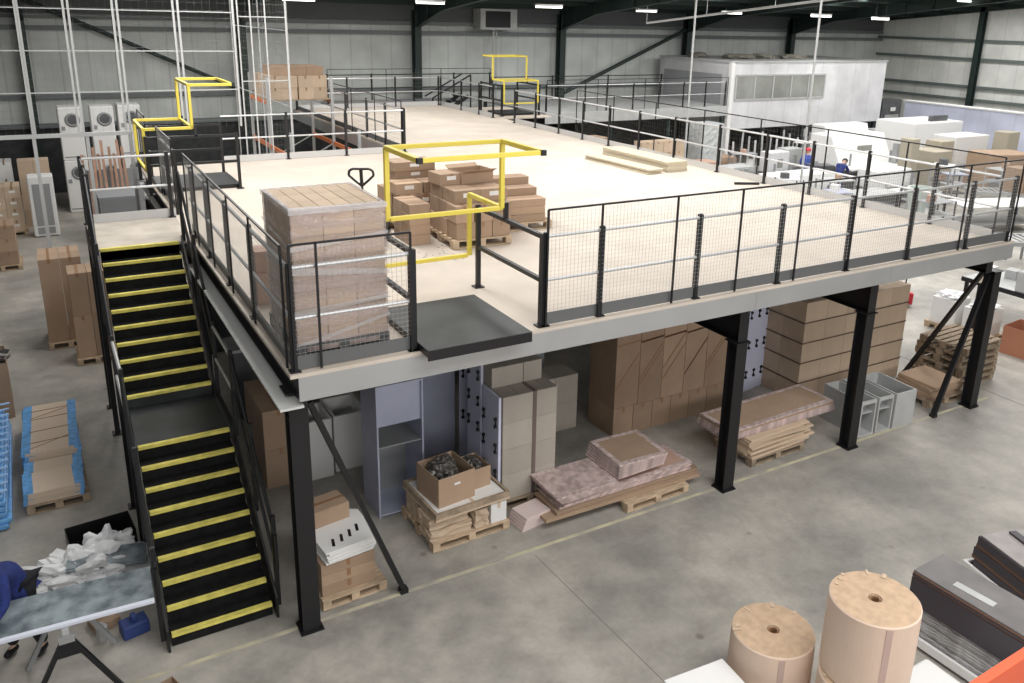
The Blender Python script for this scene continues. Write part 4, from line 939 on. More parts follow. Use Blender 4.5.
net_screen('narrow front net of the netting tower beside the void', [2.34, 2.62, 2.95, 3.42], 12.98, DZ, 7.2, (5.15, 6.6), pwid=.03)
net_screen('side net of the netting tower running back beside the void', [13.1, 16.0, 19.5], 0, DZ-1.5, 7.2, (4.5, 6.3), 'y', 3.47, .3, .03)
# -- rack with cartons in the void
t = thing('pallet_rack', 'orange-beamed storage rack standing in the void behind the deck', 'rack', (4.9, 17.6, 0))
for y in (-2.4, 0, 2.2):
    for x in (-.95, .95): b = MB(); b.bar((x, y, 0), (x, y, 4.9 if y > -1 else 3.6), .08); b.build('upright', M_RAILG, t)
for z in (1.6, 2.9, 4.16):
    for x in (-.95, .95):
        if z > 4 : b = MB(); b.bar((x, .0, z), (x, 2.2, z), .05, .10); b.build('beam', M_ORGR, t); continue
        b = MB(); b.bar((x, -2.4, z), (x, 2.2, z), .05, .12); b.build('beam', M_ORGR, t)
b = MB(); b.box(-.92, .92, 0, 2.2, 4.21, 4.23); b.box(-.92, .92, -2.4, 2.2, 1.66, 1.68); b.build('shelf_boards', M_WOODD, t)
for z0 in (2.9,):
    for y in (-2.4, 0, 2.2): b = MB(); b.bar((-.95, y, z0-1), (.95, y, z0), .03); b.build('cross_brace', M_RAILG, t)
grid_stack(3.98, 17.7, 4.232, 4, 3, 2, .44, .6, .34, 'carton on the top shelf of the orange rack', 'cartons on the rack top shelf', M_CARDL, M_TAPE, jit=.02)
grid_stack(4.2, 17.9, 4.232+.683, 3, 2, 1, .5, .6, .26, 'carton heaped topmost on the orange rack', 'cartons on the rack top shelf', M_CARD, None)
grid_stack(4.1, 15.4, 1.682, 3, 2, 1, .5, .6, .5, 'carton on the lower shelf of the orange rack', 'cartons on the rack lower shelf', M_CARDP, None)
# ================================================================== BACK OF THE HALL
# second platform
t = thing('raised_platform', 'low grey platform with rails running to the office at the back', 'platform', (16, 22, 0))
b = MB(); b.box(16, 26, 22, 27.2, 2.92, 3.0); b.build('deck', M_GREYL, t, world=True)
b = MB(); b.box(16, 26, 21.98, 22.0, 2.55, 2.98); b.build('edge_beam', M_GREYL, t, world=True)
for x in (16.2, 19.4, 22.6, 25.8): b = MB(); b.bar((x, 22.2, 0), (x, 22.2, 2.92), .16); b.build('leg', M_GRN, t, world=True)
rail_run('guard rail along the front of the low back platform', (16.1, 22.1), (25.9, 22.1), [0, 1.9, 3.0, 4.4, 5.8, 7.2, 8.5, 9.7], z0=3.0, toe=False, mesh=1.3, out=1, uprights=[0, 2.5, 5, 7.5, 9.8], pitch=.14)
rail_run('rear guard rail of the low back platform beside the wall', (16.1, 26.9), (25.9, 26.9), [0, 3.2, 6.4, 9.7], z0=3.0, toe=False, rail=M_GRN)
rail_run('dark green guard rail on the raised walkway before the back wall', (8.0, 25.2), (15.2, 25.2), [0, 1.8, 3.6, 5.4, 7.1], z0=3.3, toe=False, rail=M_GRN, mesh=1.3, out=1, uprights=[0, 2.4, 4.8, 7.1], pitch=.14)
t = thing('walkway', 'narrow dark walkway behind the far deck edge', 'walkway', (8, 25.6, 0)); b = MB(); b.box(0, 7.3, -.5, .6, 3.2, 3.3); b.build('deck', M_GREY, t)
for x in (.1, 3.6, 7.1): b = MB(); b.bar((x, 0, 0), (x, 0, 3.2), .12); b.build('leg', M_GRN, t)
t = thing('access_steps', 'small dark access steps beyond the far end of the deck', 'steps', (12.0, 24.6, 2.3))
for k in range(5): b = MB(); b.box(.3*k, .3*k+.3, -.4, .4, .42+.2*k, .45+.2*k); b.build('tread', M_BLK, t)
b = MB(); b.bar((0, -.4, 1.2), (1.7, -.4, 2.1), .05); b.bar((0, .4, 1.2), (1.7, .4, 2.1), .05); b.bar((0, -.4, .3), (1.6, -.4, 1.25), .04, .15); b.bar((0, .4, .3), (1.6, .4, 1.25), .04, .15)
b.bar((1.7, -.4, -2.3), (1.7, -.4, 2.1), .05); b.bar((0, -.4, -2.3), (0, -.4, 1.2), .05); b.build('frame', M_BLK, t)
# office
t = thing('modular_office', 'white modular office cabin with a strip of windows at the back right', 'office', (26, 22, 0))
b = MB(); b.box(26, 36.8, 22, 27.3, 1.9, 4.95); b.build('walls', M_OFFICE, t, world=True)
b = MB(); b.box(25.95, 36.85, 21.95, 27.35, 4.95, 5.03); b.build('roof', M_GREYL, t, world=True)
b = MB()
for x in (26.3, 27.5, 28.7, 29.9, 31.1, 32.24): b.box(x-.04, x+.04, 21.95, 22.0, 3.25, 4.38)
b.box(26.3, 32.24, 21.95, 22.0, 4.34, 4.42); b.box(26.3, 32.24, 21.95, 22.0, 3.21, 3.29); fr = b.build('window_frame', M_GREYL, t, world=True)
for k in range(5): x = 26.34+1.19*k; b = MB(); b.box(x, x+1.12, 21.97, 21.99, 3.29, 4.34); b.build('window_pane', M_GLASS, fr, world=True)
b = MB(); b.box(25.97, 26.0, 22.6, 26.9, 3.0, 4.4); b.build('side_opening', M_GREY, t, world=True)
b = MB(); b.box(25.9, 26.1, 21.9, 22.1, 0, 4.95); b.build('corner_post', M_WHT, t, world=True)
for x in (28.5, 31.2, 33.9, 36.6): b = MB(); b.bar((x, 22.2, 0), (x, 22.2, 1.9), .14); b.build('leg', M_GRN, t, world=True)
for k, (x, y, z, sx, sy) in enumerate(((28.2, 24, 5.03, .9, .5), (30.0, 24.3, 5.03, .7, .5), (31.8, 23.8, 5.03, .8, .5), (26.9, 25.5, 5.03, .5, .4))):
    crumple('dust_sheet', mat('drab_sheet', (.20, .19, .16), .9), sx, sy, .16, (x, y, z), 'crumpled drab sheet on the office roof, %s from left' % ['second', 'third', 'fourth', 'first'][k], 'sheet', k+3, 3)
# air heater on the back wall
t = thing('air_heater', 'grey boxed air heater high on the back wall between two columns', 'heater', (16.45, 27.3, 6.2))
b = MB(); b.box(-.9, .95, -.3, .45, -.05, .85); b.build('casing', M_GREYL, t, bevel=.01)
b = MB(); b.box(-.65, .6, -.32, -.3, .05, .75); b.build('grille', M_BLK, t)
b = MB(); b.tube((-.1, 0, -.05), (-.1, 0, -3.2), .04, 8); b.tube((.05, 0, -.05), (.05, 0, -3.2), .03, 8); b.build('pipes', M_GREYL, t)
# hanging pipe
b = MB(); b.tube((21.3, 22.5, 6.62), (23.3, 13.2, 7.74), .045, 8)
for a in (0, .33, .66, 1):
    x = 21.3+2*a; y = 22.5-9.3*a; z = 6.62+1.12*a; b.tube((x, y, z), (x, y, z+1.0), .012, 5)
o = b.build('hanging_pipe', M_WHT); tag(o, 'long thin white pipe hung below the roof at upper right', 'pipe')
b = MB(); b.tube((20.9, 12.6, 0), (20.9, 12.6, 8.5), .04, 8); o = b.build('thin_pole', M_RAILG); tag(o, 'thin pale full-height pole crossing the right end of the office', 'pole')
b = MB(); b.tube((15.2, 12.2, 0), (15.2, 12.2, 8.6), .03, 8); o = b.build('thin_pole', M_RAILG); tag(o, 'thin pale full-height pole left of the office in front of the wrapped tank', 'pole')
LC = [(14.85,20,7.08),(11.0,22,7.11),(6.2,22,7.07),(27,18,7.05),(33.3,20,7.03),(35.2,17,7.9),(25.7,22,7.1),(22.4,24,7.09)]
for (px, yy, lab), c in zip(LIGHTS, LC): strip_light(c, lab, 1.1)

# lilac partition
b = MB(); b.box(38.5, 38.7, 5, 21.8, 0, 2.9); o = b.build('partition_wall', M_PART); tag(o, 'long pale lilac partition wall in front of the right wall', 'partition')
b = MB(); b.box(38.4, 38.9, 4.9, 21.9, 2.9, 2.97); b.build('capping', M_WHT, o)
# dark-framed cabinet between office and partition
t = thing('control_cabinet', 'grey control cabinet with dark surround between the office and the lilac partition', 'cabinet', (38.6, 23.0, 0))
b = MB(); b.box(-.9, .7, -.4, .4, 0, 2.9); b.build('surround', M_GLD, t); b = MB(); b.box(-.6, .5, -.44, -.4, .2, 2.1); b.build('door', M_GREYL, t)
b = MB(); b.box(-.25, .15, -.47, -.44, 2.3, 2.5); b.build('lamp', M_WHT, t)
# machines
def machine(label, loc, dx, dy, h, rz=0, hood=True, col=M_WHT, table=True, slope=False, dark=M_GLD, panel=True, name='woodworking_machine'):
    t = thing(name, label, 'machine', loc, rz)
    b = MB(); b.box(-dx/2, dx/2, -dy/2, dy/2, 0, h*.42); b.build('base', dark, t, bevel=.02)
    b = MB()
    if slope: b.prism([(-dx/2, -dy*.30, h*.42), (-dx/2, dy*.45, h*.42), (-dx/2, dy*.45, h), (-dx/2, -dy*.02, h)], (dx, 0, 0))
    else: b.box(-dx*.48, dx*.48, -dy*.15, dy*.45, h*.42, h)
    b.build('hood', col, t, bevel=.04)
    if table: b = MB(); b.box(-dx*.55, dx*.55, -dy*.62, -dy*.30, h*.42, h*.46); b.build('table', col, t, bevel=.01)
    if panel:
        b = MB(); b.box(-dx*.1, dx*.16, -dy*.17, -dy*.15, h*.55, h*.8); b.build('window', M_GLASS, t)
        b = MB(); b.box(dx*.36, dx*.44, -dy*.5, -dy*.4, h*.46, h*.85); b.build('control_panel', M_GREY, t)
    for s_ in (-.38, .38): b = MB(); b.tube((dx*s_, -dy*.35, h*.46), (dx*s_, -dy*.35, h*.7), .05, 8); b.build('guard_post', M_GREY, t)
    return t
machine('large white hooded woodworking machine right of the worker in the red cap', (28.9, 16.9, 0), 3.4, 2.4, 2.2, 0, slope=True)
machine('white machine with flat feed table beyond the hooded machine', (31.1, 19.4, 0), 3.0, 1.6, 2.25, 0, slope=True)
machine('low white machine with round dials between the two workers', (27.4, 13.9, 0), 2.2, 1.6, 1.25, 0, panel=False)
machine('grey machine just left of the worker in the red cap', (26.6, 18.4, 0), 1.0, 1.0, 1.5, 0, col=M_GREYL, table=False)
machine('cream machine with two dark knobs left of the grey machine', (25.2, 17.9, 0), 1.2, 1.0, 1.5, 0, col=M_OFFICE)
machine('long low white panel saw beside the rail at mid right', (23.6, 15.0, 0), 3.4, 1.7, 1.15, 0, panel=False)
machine('white box machine near the wrapped tank behind the rail', (22.4, 17.3, 0), 1.6, 1.2, 1.15, 0, panel=False, col=M_GREYL)
def block(name, label, cat, x, y, z, dx, dy, dz, m, rz=0, group=None, lid=None):
    b = MB(); b.box(-dx/2, dx/2, -dy/2, dy/2, 0, dz); o = b.build(name, m, bevel=.03); place(o, (x, y, z), rz); tag(o, label, cat, group)
    b = MB(); b.box(-dx/2+.05, dx/2-.05, -dy/2-.015, -dy/2, dz*.15, dz*.4); b.build('front_panel', lid or M_GREY, o); return o
block('white_enclosure', 'big white machine enclosure in front of the lilac partition, left part', 'enclosure', 34.9, 18.2, 0, 3.6, 2.2, 2.45, M_WHT)
block('white_enclosure', 'white machine enclosure in front of the lilac partition, right part with dark top bar', 'enclosure', 34.4, 15.6, 0, 2.4, 1.2, 2.1, M_WHT)
b = MB(); b.box(-.6, .6, -.1, .1, 0, .25); o = b.build('dark_top_bar', M_GLD); place(o, (35.4, 17.6, 2.45)); tag(o, 'dark bar lying on top of the white enclosure', 'bar')
block('board_stack', 'tan board stack standing upright left of the white enclosure', 'board stack', 29.4, 14.6, 0, .5, .6, 2.3, mat('tan_board', (.42, .38, .30), .8), group=None)
block('board_stack', 'wide low tan board stack before the white enclosure', 'board stack', 31.2, 14.8, 0, 1.2, 1.2, 1.7, MATS['tan_board'])
block('board_stack', 'tan stepped board stack in the middle before the white enclosure', 'board stack', 32.3, 15.2, 0, .9, .8, 2.0, MATS['tan_board'])
block('board_stack', 'tan board stack right of the white enclosure beside the brown crate', 'board stack', 36.1, 14.5, 0, .9, .7, 2.3, MATS['tan_board'])
block('brown_crate', 'large reddish brown crate at far right before the partition', 'crate', 33.9, 13.3, 0, 2.2, 1.5, 1.65, M_CARD, -.3)
block('white_column_unit', 'tall white column unit at the right picture edge', 'column unit', 31.6, 10.4, 0, .7, .7, 3.1, M_WHT)
carton(.8, .8, .9, (30.0, 10.1, .851), 'brown box at the right picture edge on a conveyor', None, 0, M_CARD)
def conveyor(label, a, bb, w, z=.85, m=M_GREYL, rollers=True):
    a = Vector((*a, 0)); bb = Vector((*bb, 0)); d = bb-a; L_ = d.length; rz = math.atan2(d.y, d.x)
    t = thing('conveyor', label, 'conveyor', a, rz)
    for y in (-w/2, w/2): b = MB(); b.box(0, L_, y-.03, y+.03, z-.12, z); b.build('side_frame', m, t)
    n = int(L_/.22)
    b = MB()
    for k in range(n): x = .1+k*.22; b.tube((x, -w/2+.03, z-.04), (x, w/2-.03, z-.04), .035, 8)
    b.build('rollers', M_GALV if rollers else m, t)
    k = 0
    while k*1.6 < L_:
        for y in (-w/2, w/2): b = MB(); b.bar((.1+k*1.6, y, 0), (.1+k*1.6, y, z-.12), .06); b.build('leg', M_GREY, t)
        k += 1
    return t
conveyor('grey roller conveyor running along the right edge of the hall, nearest one', (20.5, 7.2), (28.0, 2.9), 1.1, .8)
conveyor('grey roller conveyor running along the right edge of the hall, middle one', (27.8, 7.2), (33.5, 3.9), 1.0, .85)
conveyor('grey roller conveyor running along the right edge of the hall, furthest one', (28.6, 11.2), (33.5, 7.4), 1.0, .85)
conveyor('short roller conveyor beside the cone hopper', (17.2, 10.9), (22.8, 8.9), .9, .7)
def table(label, x, y, dx, dy, z, m, rz=0, things=True, under=True):
    t = thing('work_table', label, 'table', (x, y, 0), rz)
    b = MB(); b.box(-dx/2, dx/2, -dy/2, dy/2, z-.05, z); b.build('top', m, t, bevel=.01)
    for sx in (-1, 1):
        for sy in (-1, 1): b = MB(); b.bar((sx*(dx/2-.08), sy*(dy/2-.08), 0), (sx*(dx/2-.08), sy*(dy/2-.08), z-.05), .07); b.build('leg', M_BLK, t)
    if under: b = MB(); b.box(-dx/2+.1, dx/2-.1, -dy/2+.1, dy/2-.1, .3, .34); b.build('lower_shelf', M_GREY, t)
    return t
table('white-topped work table at far right below the meshed rail corner', 26.6, 8.9, 3.2, 1.4, .95, M_WHT, -.3)
table('grey work table before the low white machine', 24.4, 12.4, 2.2, 1.1, .85, M_GREYL, 0)
table('cluttered grey work table between the two thin poles', 20.9, 15.9, 1.8, 1.0, .9, M_GREYL, .1)
table('dark cluttered bench just behind the right guard rail', 18.6, 13.4, 1.8, .9, .9, M_GLD, .1)
t = thing('cone_hopper', 'pale green-grey cone hopper standing by the right rail corner', 'hopper', (24.6, 10.4, 0))
b = MB(); b.lathe((0, 0, 0), [(0, .1), (.32, .1), (.5, 1.35), (.42, 1.35), (.3, .3), (0, .3)], 24); b.build('cone', mat('pale_sage', (.55, .62, .58), .5), t, smooth=False)
b = MB(); b.tube((0, 0, 0), (0, 0, .12), .36, 18); b.build('foot', M_GREY, t)
# clutter of shop equipment seen through the right guard rail
M_EQ = [M_GREYL, M_GREY, M_GLD, M_OFFICE, M_CABB]
EQ = [(19.8, 14.3, 'first'), (21.4, 13.6, 'second'), (22.4, 12.2, 'third'), (23.9, 13.6, 'fourth'), (23.9, 9.3, 'fifth'), (26.0, 11.6, 'sixth'), (28.9, 12.6, 'seventh'), (30.2, 12.9, 'eighth'), (32.0, 12.0, 'ninth'), (24.6, 19.3, 'tenth'), (25.6, 15.9, 'eleventh'), (28.6, 19.5, 'twelfth')]
rnd = random.Random(5)
for k, (x, y, w_) in enumerate(EQ):
    dx, dy, h = rnd.uniform(.7, 1.2), rnd.uniform(.5, .8), rnd.uniform(.9, 1.7)
    t = thing('equipment_trolley', 'metal equipment trolley in the clutter beyond the right guard rail, %s of twelve' % w_, 'trolley', (x, y, 0), rnd.uniform(-.5, .5), 'equipment trolleys beyond the rail')
    for sx in (-1, 1):
        for sy in (-1, 1): b = MB(); b.bar((sx*dx/2, sy*dy/2, 0), (sx*dx/2, sy*dy/2, h), .045); b.build('upright', M_EQ[(k+1) % 3], t)
    for q, z in enumerate((.25, h*.6, h-.02)):
        b = MB(); b.box(-dx/2-.02, dx/2+.02, -dy/2-.02, dy/2+.02, z, z+.03); b.build('shelf', M_EQ[(k+q) % 5], t)
    for q in range(3):
        cx_ = rnd.uniform(-dx*.3, dx*.3); s_ = rnd.uniform(.12, .24); z = (.28, h*.6+.03, h+.01)[q]
        b = MB(); b.cbox((cx_, 0, z+s_/2), (s_*1.3, s_*1.2, s_), (0, 0, rnd.uniform(0, 1))); b.build('parts_bin', (M_GLD, M_CARD, M_GREY, M_WHT, M_CARDP)[(k*3+q) % 5], t)
# wheel-like drum
t = thing('hand_cart', 'low white flat cart by the right rail corner', 'cart', (18.6, 7.9, 0), -.5)
b = MB(); b.box(-.7, .7, -.4, .4, .22, .28); b.build('platform', M_WHT, t)
for sx in (-.5, .5):
    for sy in (-.3, .3): b = MB(); b.tube((sx, sy-.03, .1), (sx, sy+.03, .1), .1, 12); b.build('wheel', M_BLK, t)
b = MB(); b.tube((-.68, -.35, .28), (-.68, -.35, .95), .02); b.tube((-.68, .35, .28), (-.68, .35, .95), .02); b.tube((-.68, -.35, .95), (-.68, .35, .95), .02); b.build('push_handle', M_GREY, t)
# wrapped tank
t = thing('wrapped_tank', 'plastic-wrapped pale tank on a pallet behind the right guard rail', 'tank', (23.4, 20.5, .145))
pallet((23.4, 20.5, 0), 'pallet under the plastic-wrapped tank', 1.2, 1.2)
o = wrapshell(-.55, .55, -.5, .5, 0, 2.35, lid=True, n=8, amp=.06).build('wrapped_body', M_IBC, t)
b = MB(); b.box(-.45, .45, -.4, .4, .05, 2.15); b.build('load', M_GREYL, t, bevel=.06)
# clutter of pallets and bins seen between the rail posts
for k, (x, y, w_, d_, h_, mm, nm) in enumerate((
    (17.5, 20.6, .9, .9, 2.0, M_CARD, 'tall reddish brown carton block behind the right rail'), (18.8, 20.4, 1.0, .9, 1.6, M_GREYL, 'grey block with white top behind the right rail'),
    (18.9, 16.4, .9, .9, 1.1, M_CARDL, 'pale carton block nearest the rail by the wrapped tank'),
    (22.0, 18.9, .9, .8, 1.0, M_CARDP, 'reddish carton block in front of the wrapped tank'), (24.6, 20.6, .9, .9, .8, M_CARD, 'brown carton block under the office front, left'))):
    pallet((x, y, 0), 'pallet under the %s' % nm, w_+.1, d_+.1); carton(w_, d_, h_, (x, y, .145), nm, None, random.uniform(-.2, .2), mm)
grid_stack(19.7, 20.2, 0, 4, 1, 4, .56, .6, .46, 'pale carton stacked behind the right rail', 'pale cartons behind the right rail', M_CARDL, jit=.02)
# tube rack: a row of uprights
t = thing('tube_rack', 'rack of upright steel tubes below the office front', 'rack', (27.5, 20.9, 0))
b = MB(); b.box(-2.2, 3.6, -.3, .3, 0, .12); b.build('base', M_GREY, t)
for k in range(13): x = -2.0+k*.45; b = MB(); b.tube((x, 0, .12), (x+.04*((k*3) % 4-1.5), 0, 1.5+.2*((k*5) % 3)), .05, 7); b.build('tube', M_GREYL if k % 3 else M_OFFICE, t)
for k in range(5):
    x = 33.2+k*.8; block('grey_locker', 'narrow grey locker under the office right end, %s from left' % ['first', 'second', 'third', 'fourth', 'fifth'][k], 'locker', x, 21.3, 0, .6, .5, 1.5+.12*(k % 2), M_GREYL if k % 2 else M_GREY, 0, 'lockers under the office')

# ---- right end: bench and loads beyond the corner column
t = thing('workbench', 'long dark-edged workbench beyond the corner column at right', 'workbench', (17.95, 2.75, 0), 0)
b = MB(); b.box(-.75, .75, -3.0, 1.1, .86, .92); b.build('top', M_GREYL, t); b = MB(); b.box(-.78, -.75, -3.0, 1.1, .82, .93); b.build('edge', M_BLK, t)
for y in (-2.9, -1.0, 1.0):
    for x in (-.68, .68): b = MB(); b.bar((x, y, 0), (x, y, .86), .07); b.build('leg', M_BLK, t)
carton(.36, .3, .3, (17.65, 3.5, .921), 'white box on the workbench at its left end', None, .1, M_WHT)
carton(.30, .26, .22, (18.2, 3.2, .921), 'small grey box on the workbench beside the white box', None, .2, M_GREYL, None)
block('grey_press', 'grey bench machine on the workbench at the right picture edge', 'machine', 17.6, 2.2, .921, .8, .7, .5, M_GREYL)
t = thing('control_box', 'cream control box with red tag below the front right deck corner', 'control box', (15.2, 2.2, 0), .0)
b = MB(); b.bar((0, 0, 0), (0, 0, 1.7), .06); b.build('pole', M_BLK, t); b = MB(); b.box(-.18, .18, -.1, -.03, 1.55, 2.05); b.build('box', mat('cream_enamel', (.70, .64, .52), .5), t, bevel=.01)
b = MB(); b.box(-.1, .06, -.104, -.1, 1.75, 1.9); b.build('paper_label', M_PAPER, t)
b = MB(); b.box(-.05, .12, -.105, -.1, 1.5, 1.54); b.build('red_tag', M_RED, t)
block('yellow_unit', 'yellow and black unit at the right edge beside the deck corner post', 'unit', 17.2, 1.1, .921, .5, .5, .62, M_YEL, 0, None, M_BLK)
b = MB(); b.lathe((0, 0, 0), [(0, 0), (.07, 0), (.08, .2), (.04, .25), (.04, .3), (0, .3)], 14); o = b.build('red_topped_bottle', M_CABB); place(o, (17.05, 1.65, .921)); tag(o, 'pale blue bottle with red top on the workbench at right', 'bottle')
b = MB(); b.tube((0, 0, .3), (0, 0, .42), .06, 10); b.build('cap', M_RED, o)
for k, (x, y, h_) in enumerate(((15.95, 3.25, .62), (15.95, 2.45, .60))):
    pallet((x, y, 0), 'pallet under the white-wrapped bundle beyond the corner column, %s one' % ['rear', 'front'][k], .75, .7)
    o = carton(.62, .58, h_, (x, y, .145), 'white-wrapped bundle beyond the corner column, %s one' % ['rear', 'front'][k], 'white-wrapped bundles', .1, M_WHT, None)
    crumple('film', M_FILM, .30, .28, .10, (0, 0, h_-.02), '', '', 11+k, 3, .4, 2.5, parent=o)
ob = open_box(.75, .85, .62, (16.0, 1.35, 0), 'orange-brown open bin with red cord beyond the corner column', mat('terracotta_bin', (.40, .17, .10), .6), .1, 'open_bin', 'bin')
b = MB(); b.path([(-.38, -.3, .64), (-.1, -.1, .70), (.2, -.2, .66), (.6, -.35, .60)], .018); b.build('red_cord', M_RED, ob)
pallet((16.9, -.75, 0), 'pale pallet with a brown crate at the right picture edge', 1.3, 1.0)
carton(1.1, .7, .55, (17.05, -.75, .146), 'brown crate on the pale pallet at the right picture edge', None, 0, M_CARDL)

# ================================================================== FOREGROUND RIGHT
def roll(label, loc, r, h, lean=0):
    t = thing('paper_roll', label, 'paper roll', loc, 0, None)
    b = MB(); b.lathe((0, 0, 0), [(.04, 0), (r-.012, 0), (r, .012), (r+.004, h*.3), (r+.002, h*.7), (r, h-.012), (r-.012, h)], 64); b.build('wound_paper', M_KRAFT, t, smooth=False)
    b = MB(); b.lathe((0, 0, 0), [(r-.012, h), (r*.8, h+.003), (r*.5, h+.001), (.065, h+.002), (.045, h-.06), (.04, h-.25)], 64); b.build('roll_end', M_KRAFTE, t)
    b = MB(); b.lathe((0, 0, 0), [(.04, .01), (.04, h-.01), (.05, h-.005), (.05, .01)], 24); b.build('core_tube', M_TAPE, t)
    b = MB(); pts = []
    for k in range(9):
        a = -2.25+.012*k; pts.append(a)
    b.bar((math.cos(-2.15)*(r+.003), math.sin(-2.15)*(r+.003), .03), (math.cos(-2.15)*(r+.003), math.sin(-2.15)*(r+.003), h-.02), .06, .006, up=(math.cos(-2.15), math.sin(-2.15), 0)); b.build('tape_strip', mat('mauve_tape', (.52, .38, .34), .5), t)
    for k in range(5):
        b = MB(); a = random.uniform(-.6, 1.2)+k*.5; rr_ = r*random.uniform(.82, .95); b.cbox((rr_*math.cos(a), rr_*math.sin(a), h+.006), (random.uniform(.03, .09), random.uniform(.02, .05), .006), (random.uniform(-.1, .1), .05, a)); b.build('torn_paper', M_CARDL, t)
    return t
roll('large brown paper roll standing on its end, left one at the bottom edge', (3.97, -2.9, 0), .42, .8)
roll('brown paper roll at the bottom of the two-high stack', (4.28, -3.78, 0), .42, .798)
roll('brown paper roll on top of the two-high stack in the foreground', (4.35, -3.72, .80), .415, .80)
# dark board stack
def nth(k): return ['lowest', 'second', 'third', 'fourth', 'fifth', 'sixth', 'seventh', 'eighth', 'ninth', 'tenth'][k]
def trolley(label, x, y, w_, y0, y1, rz=0):
    t = thing('board_trolley', label, 'trolley', (x, y, 0), rz)
    b = MB(); b.box(-w_/2, w_/2, y0, y1, .06, .12); b.build('base', M_BLK, t)
    b = MB(); b.box(-w_/2-.04, -w_/2, y0, y1+.04, .05, .15); b.box(-w_/2, w_/2, y1, y1+.04, .05, .15); b.build('edge_frame', M_WHT, t)
    for yy in (y1-.12, y0+.3, (y0+y1)/2):
        b = MB(); b.tube((-w_/2-.02, yy, 0), (-w_/2-.02, yy, .06), .03); b.build('foot', M_WHT, t)
        b = MB(); b.tube((w_/2-.05, yy, 0), (w_/2-.05, yy, .06), .03); b.build('foot', M_WHT, t)
trolley('low white-edged trolley under the plum-black boards at lower right', 6.31, -4.5, .56, -1.6, 1.44, .04)
M_EDGE = mat('silver_edged_sheet', (.46, .46, .47), .35, .1, nscale=9, namt=.55, stretch=(1, 1, 14), orand=.25)
for k in range(10):
    b = MB(); b.box(-.26, .26, -1.55, 1.42, 0, .036); o = b.build('silver_edged_board', M_EDGE, bevel=.004); place(o, (6.31+random.uniform(-.012, .012), -4.5+random.uniform(-.02, .02), .121+k*.037), .04+random.uniform(-.006, .006))
    tag(o, 'silver-edged thin board under the plum-black boards, %s of ten' % nth(k), 'board', 'silver-edged boards')
z = .493
for k, (h, m_, lab) in enumerate(((.33, M_PLUM, 'thick plum-black board block on the silver-edged boards'), (.02, M_BRNE, 'thin brown-edged board resting on the plum-black block'), (.022, M_PLUM, 'thin plum-black board near the top of the near stack'), (.02, M_BRNE, 'thin brown-edged board just under the grey top sheet'))):
    b = MB(); b.box(-.28, .28, -1.6, 1.46, 0, h-.002); o = b.build('dark_board', m_, bevel=.004); place(o, (6.31+.008*(k % 2), -4.5, z), .04); tag(o, lab, 'board', 'plum-black boards'); z += h
b = MB(); b.box(-.27, .28, -1.6, 1.46, 0, .02); o = b.build('top_sheet', M_PLUMT, bevel=.003); place(o, (6.32, -4.5, z), .04); tag(o, 'grey-brown sheet lying on top of the plum-black board block', 'board')
b = MB(); b.box(-.05, .05, -.22, .22, 0, .004); o = b.build('paper_strip', M_GREYL); place(o, (6.2, -3.65, z+.0205), .1); tag(o, 'pale worn paper strip on the grey top sheet', 'paper')
# second dark stack
trolley('low white-edged trolley under the brown-edged boards at the right edge', 7.78, -4.0, .66, -1.9, 1.3, -.25)
for k in range(5):
    m_ = M_BRNE if k % 2 else M_PLUM; h = (.12, .05)[k % 2]; z = .121+sum((.12, .05)[q % 2] for q in range(k))
    b = MB(); b.box(-.32, .32, -1.8, 1.22, 0, h-.003); o = b.build('brown_edged_board', m_, bevel=.005); place(o, (7.78+.012*(k % 2), -4.0+.015*((k*3) % 4), z), -.25); tag(o, 'board in the right-edge stack, %s of five, %s' % (nth(k), ('plum-black', 'thin and brown-edged')[k % 2]), 'board', 'brown-edged boards')
z = .121+sum((.12, .05)[q % 2] for q in range(5))
b = MB(); b.box(-.30, .32, -1.8, 1.2, 0, .018); o = b.build('top_sheet', mat('mauve_grey_top', (.34, .31, .30), .35, nscale=3, namt=.25)); place(o, (7.78, -4.0, z), -.25); tag(o, 'mauve-grey sheet on top of the brown-edged boards', 'board')
b = MB(); b.box(-.05, .05, -1.3, 1.1, 0, .03); o = b.build('dark_batten', M_PLUM); place(o, (7.86, -3.98, z+.0185), -.3); tag(o, 'dark batten lying along the mauve-grey sheet', 'batten')
b = MB(); b.box(-.06, .06, -.06, .06, 0, .62); o = b.build('pale_post', M_CARDL, bevel=.01); place(o, (9.35, -2.7, 0)); tag(o, 'pale upright post end at the right picture edge above the boards', 'post')
# white sheets on the floor
o = block('white_sheet_stack', 'stack of white marble-look sheets lying by the paper rolls, right side', 'sheets', 5.25, -4.35, 0, .70, 1.5, .30, M_WHT, .0)
b = MB(); b.cbox((-.05, .35, .302), (.22, .02, .003), (0, 0, .6)); b.cbox((.05, .2, .302), (.12, .015, .003), (0, 0, -.4)); b.build('grey_vein', M_GREY, o)
t = thing('white_carton', 'white box with black scribble at the bottom picture edge left of the rolls', 'box', (3.12, -3.50, 0), -.08)
b = MB(); b.box(-.42, .30, -.9, .82, 0, .5); b.build('body', M_WHT, t, bevel=.01); b = MB(); b.cbox((-.05, .25, .502), (.04, .3, .003), (0, 0, -.5)); b.cbox((.02, .05, .502), (.03, .2, .003), (0, 0, .3)); b.build('scribble', M_GREY, t)
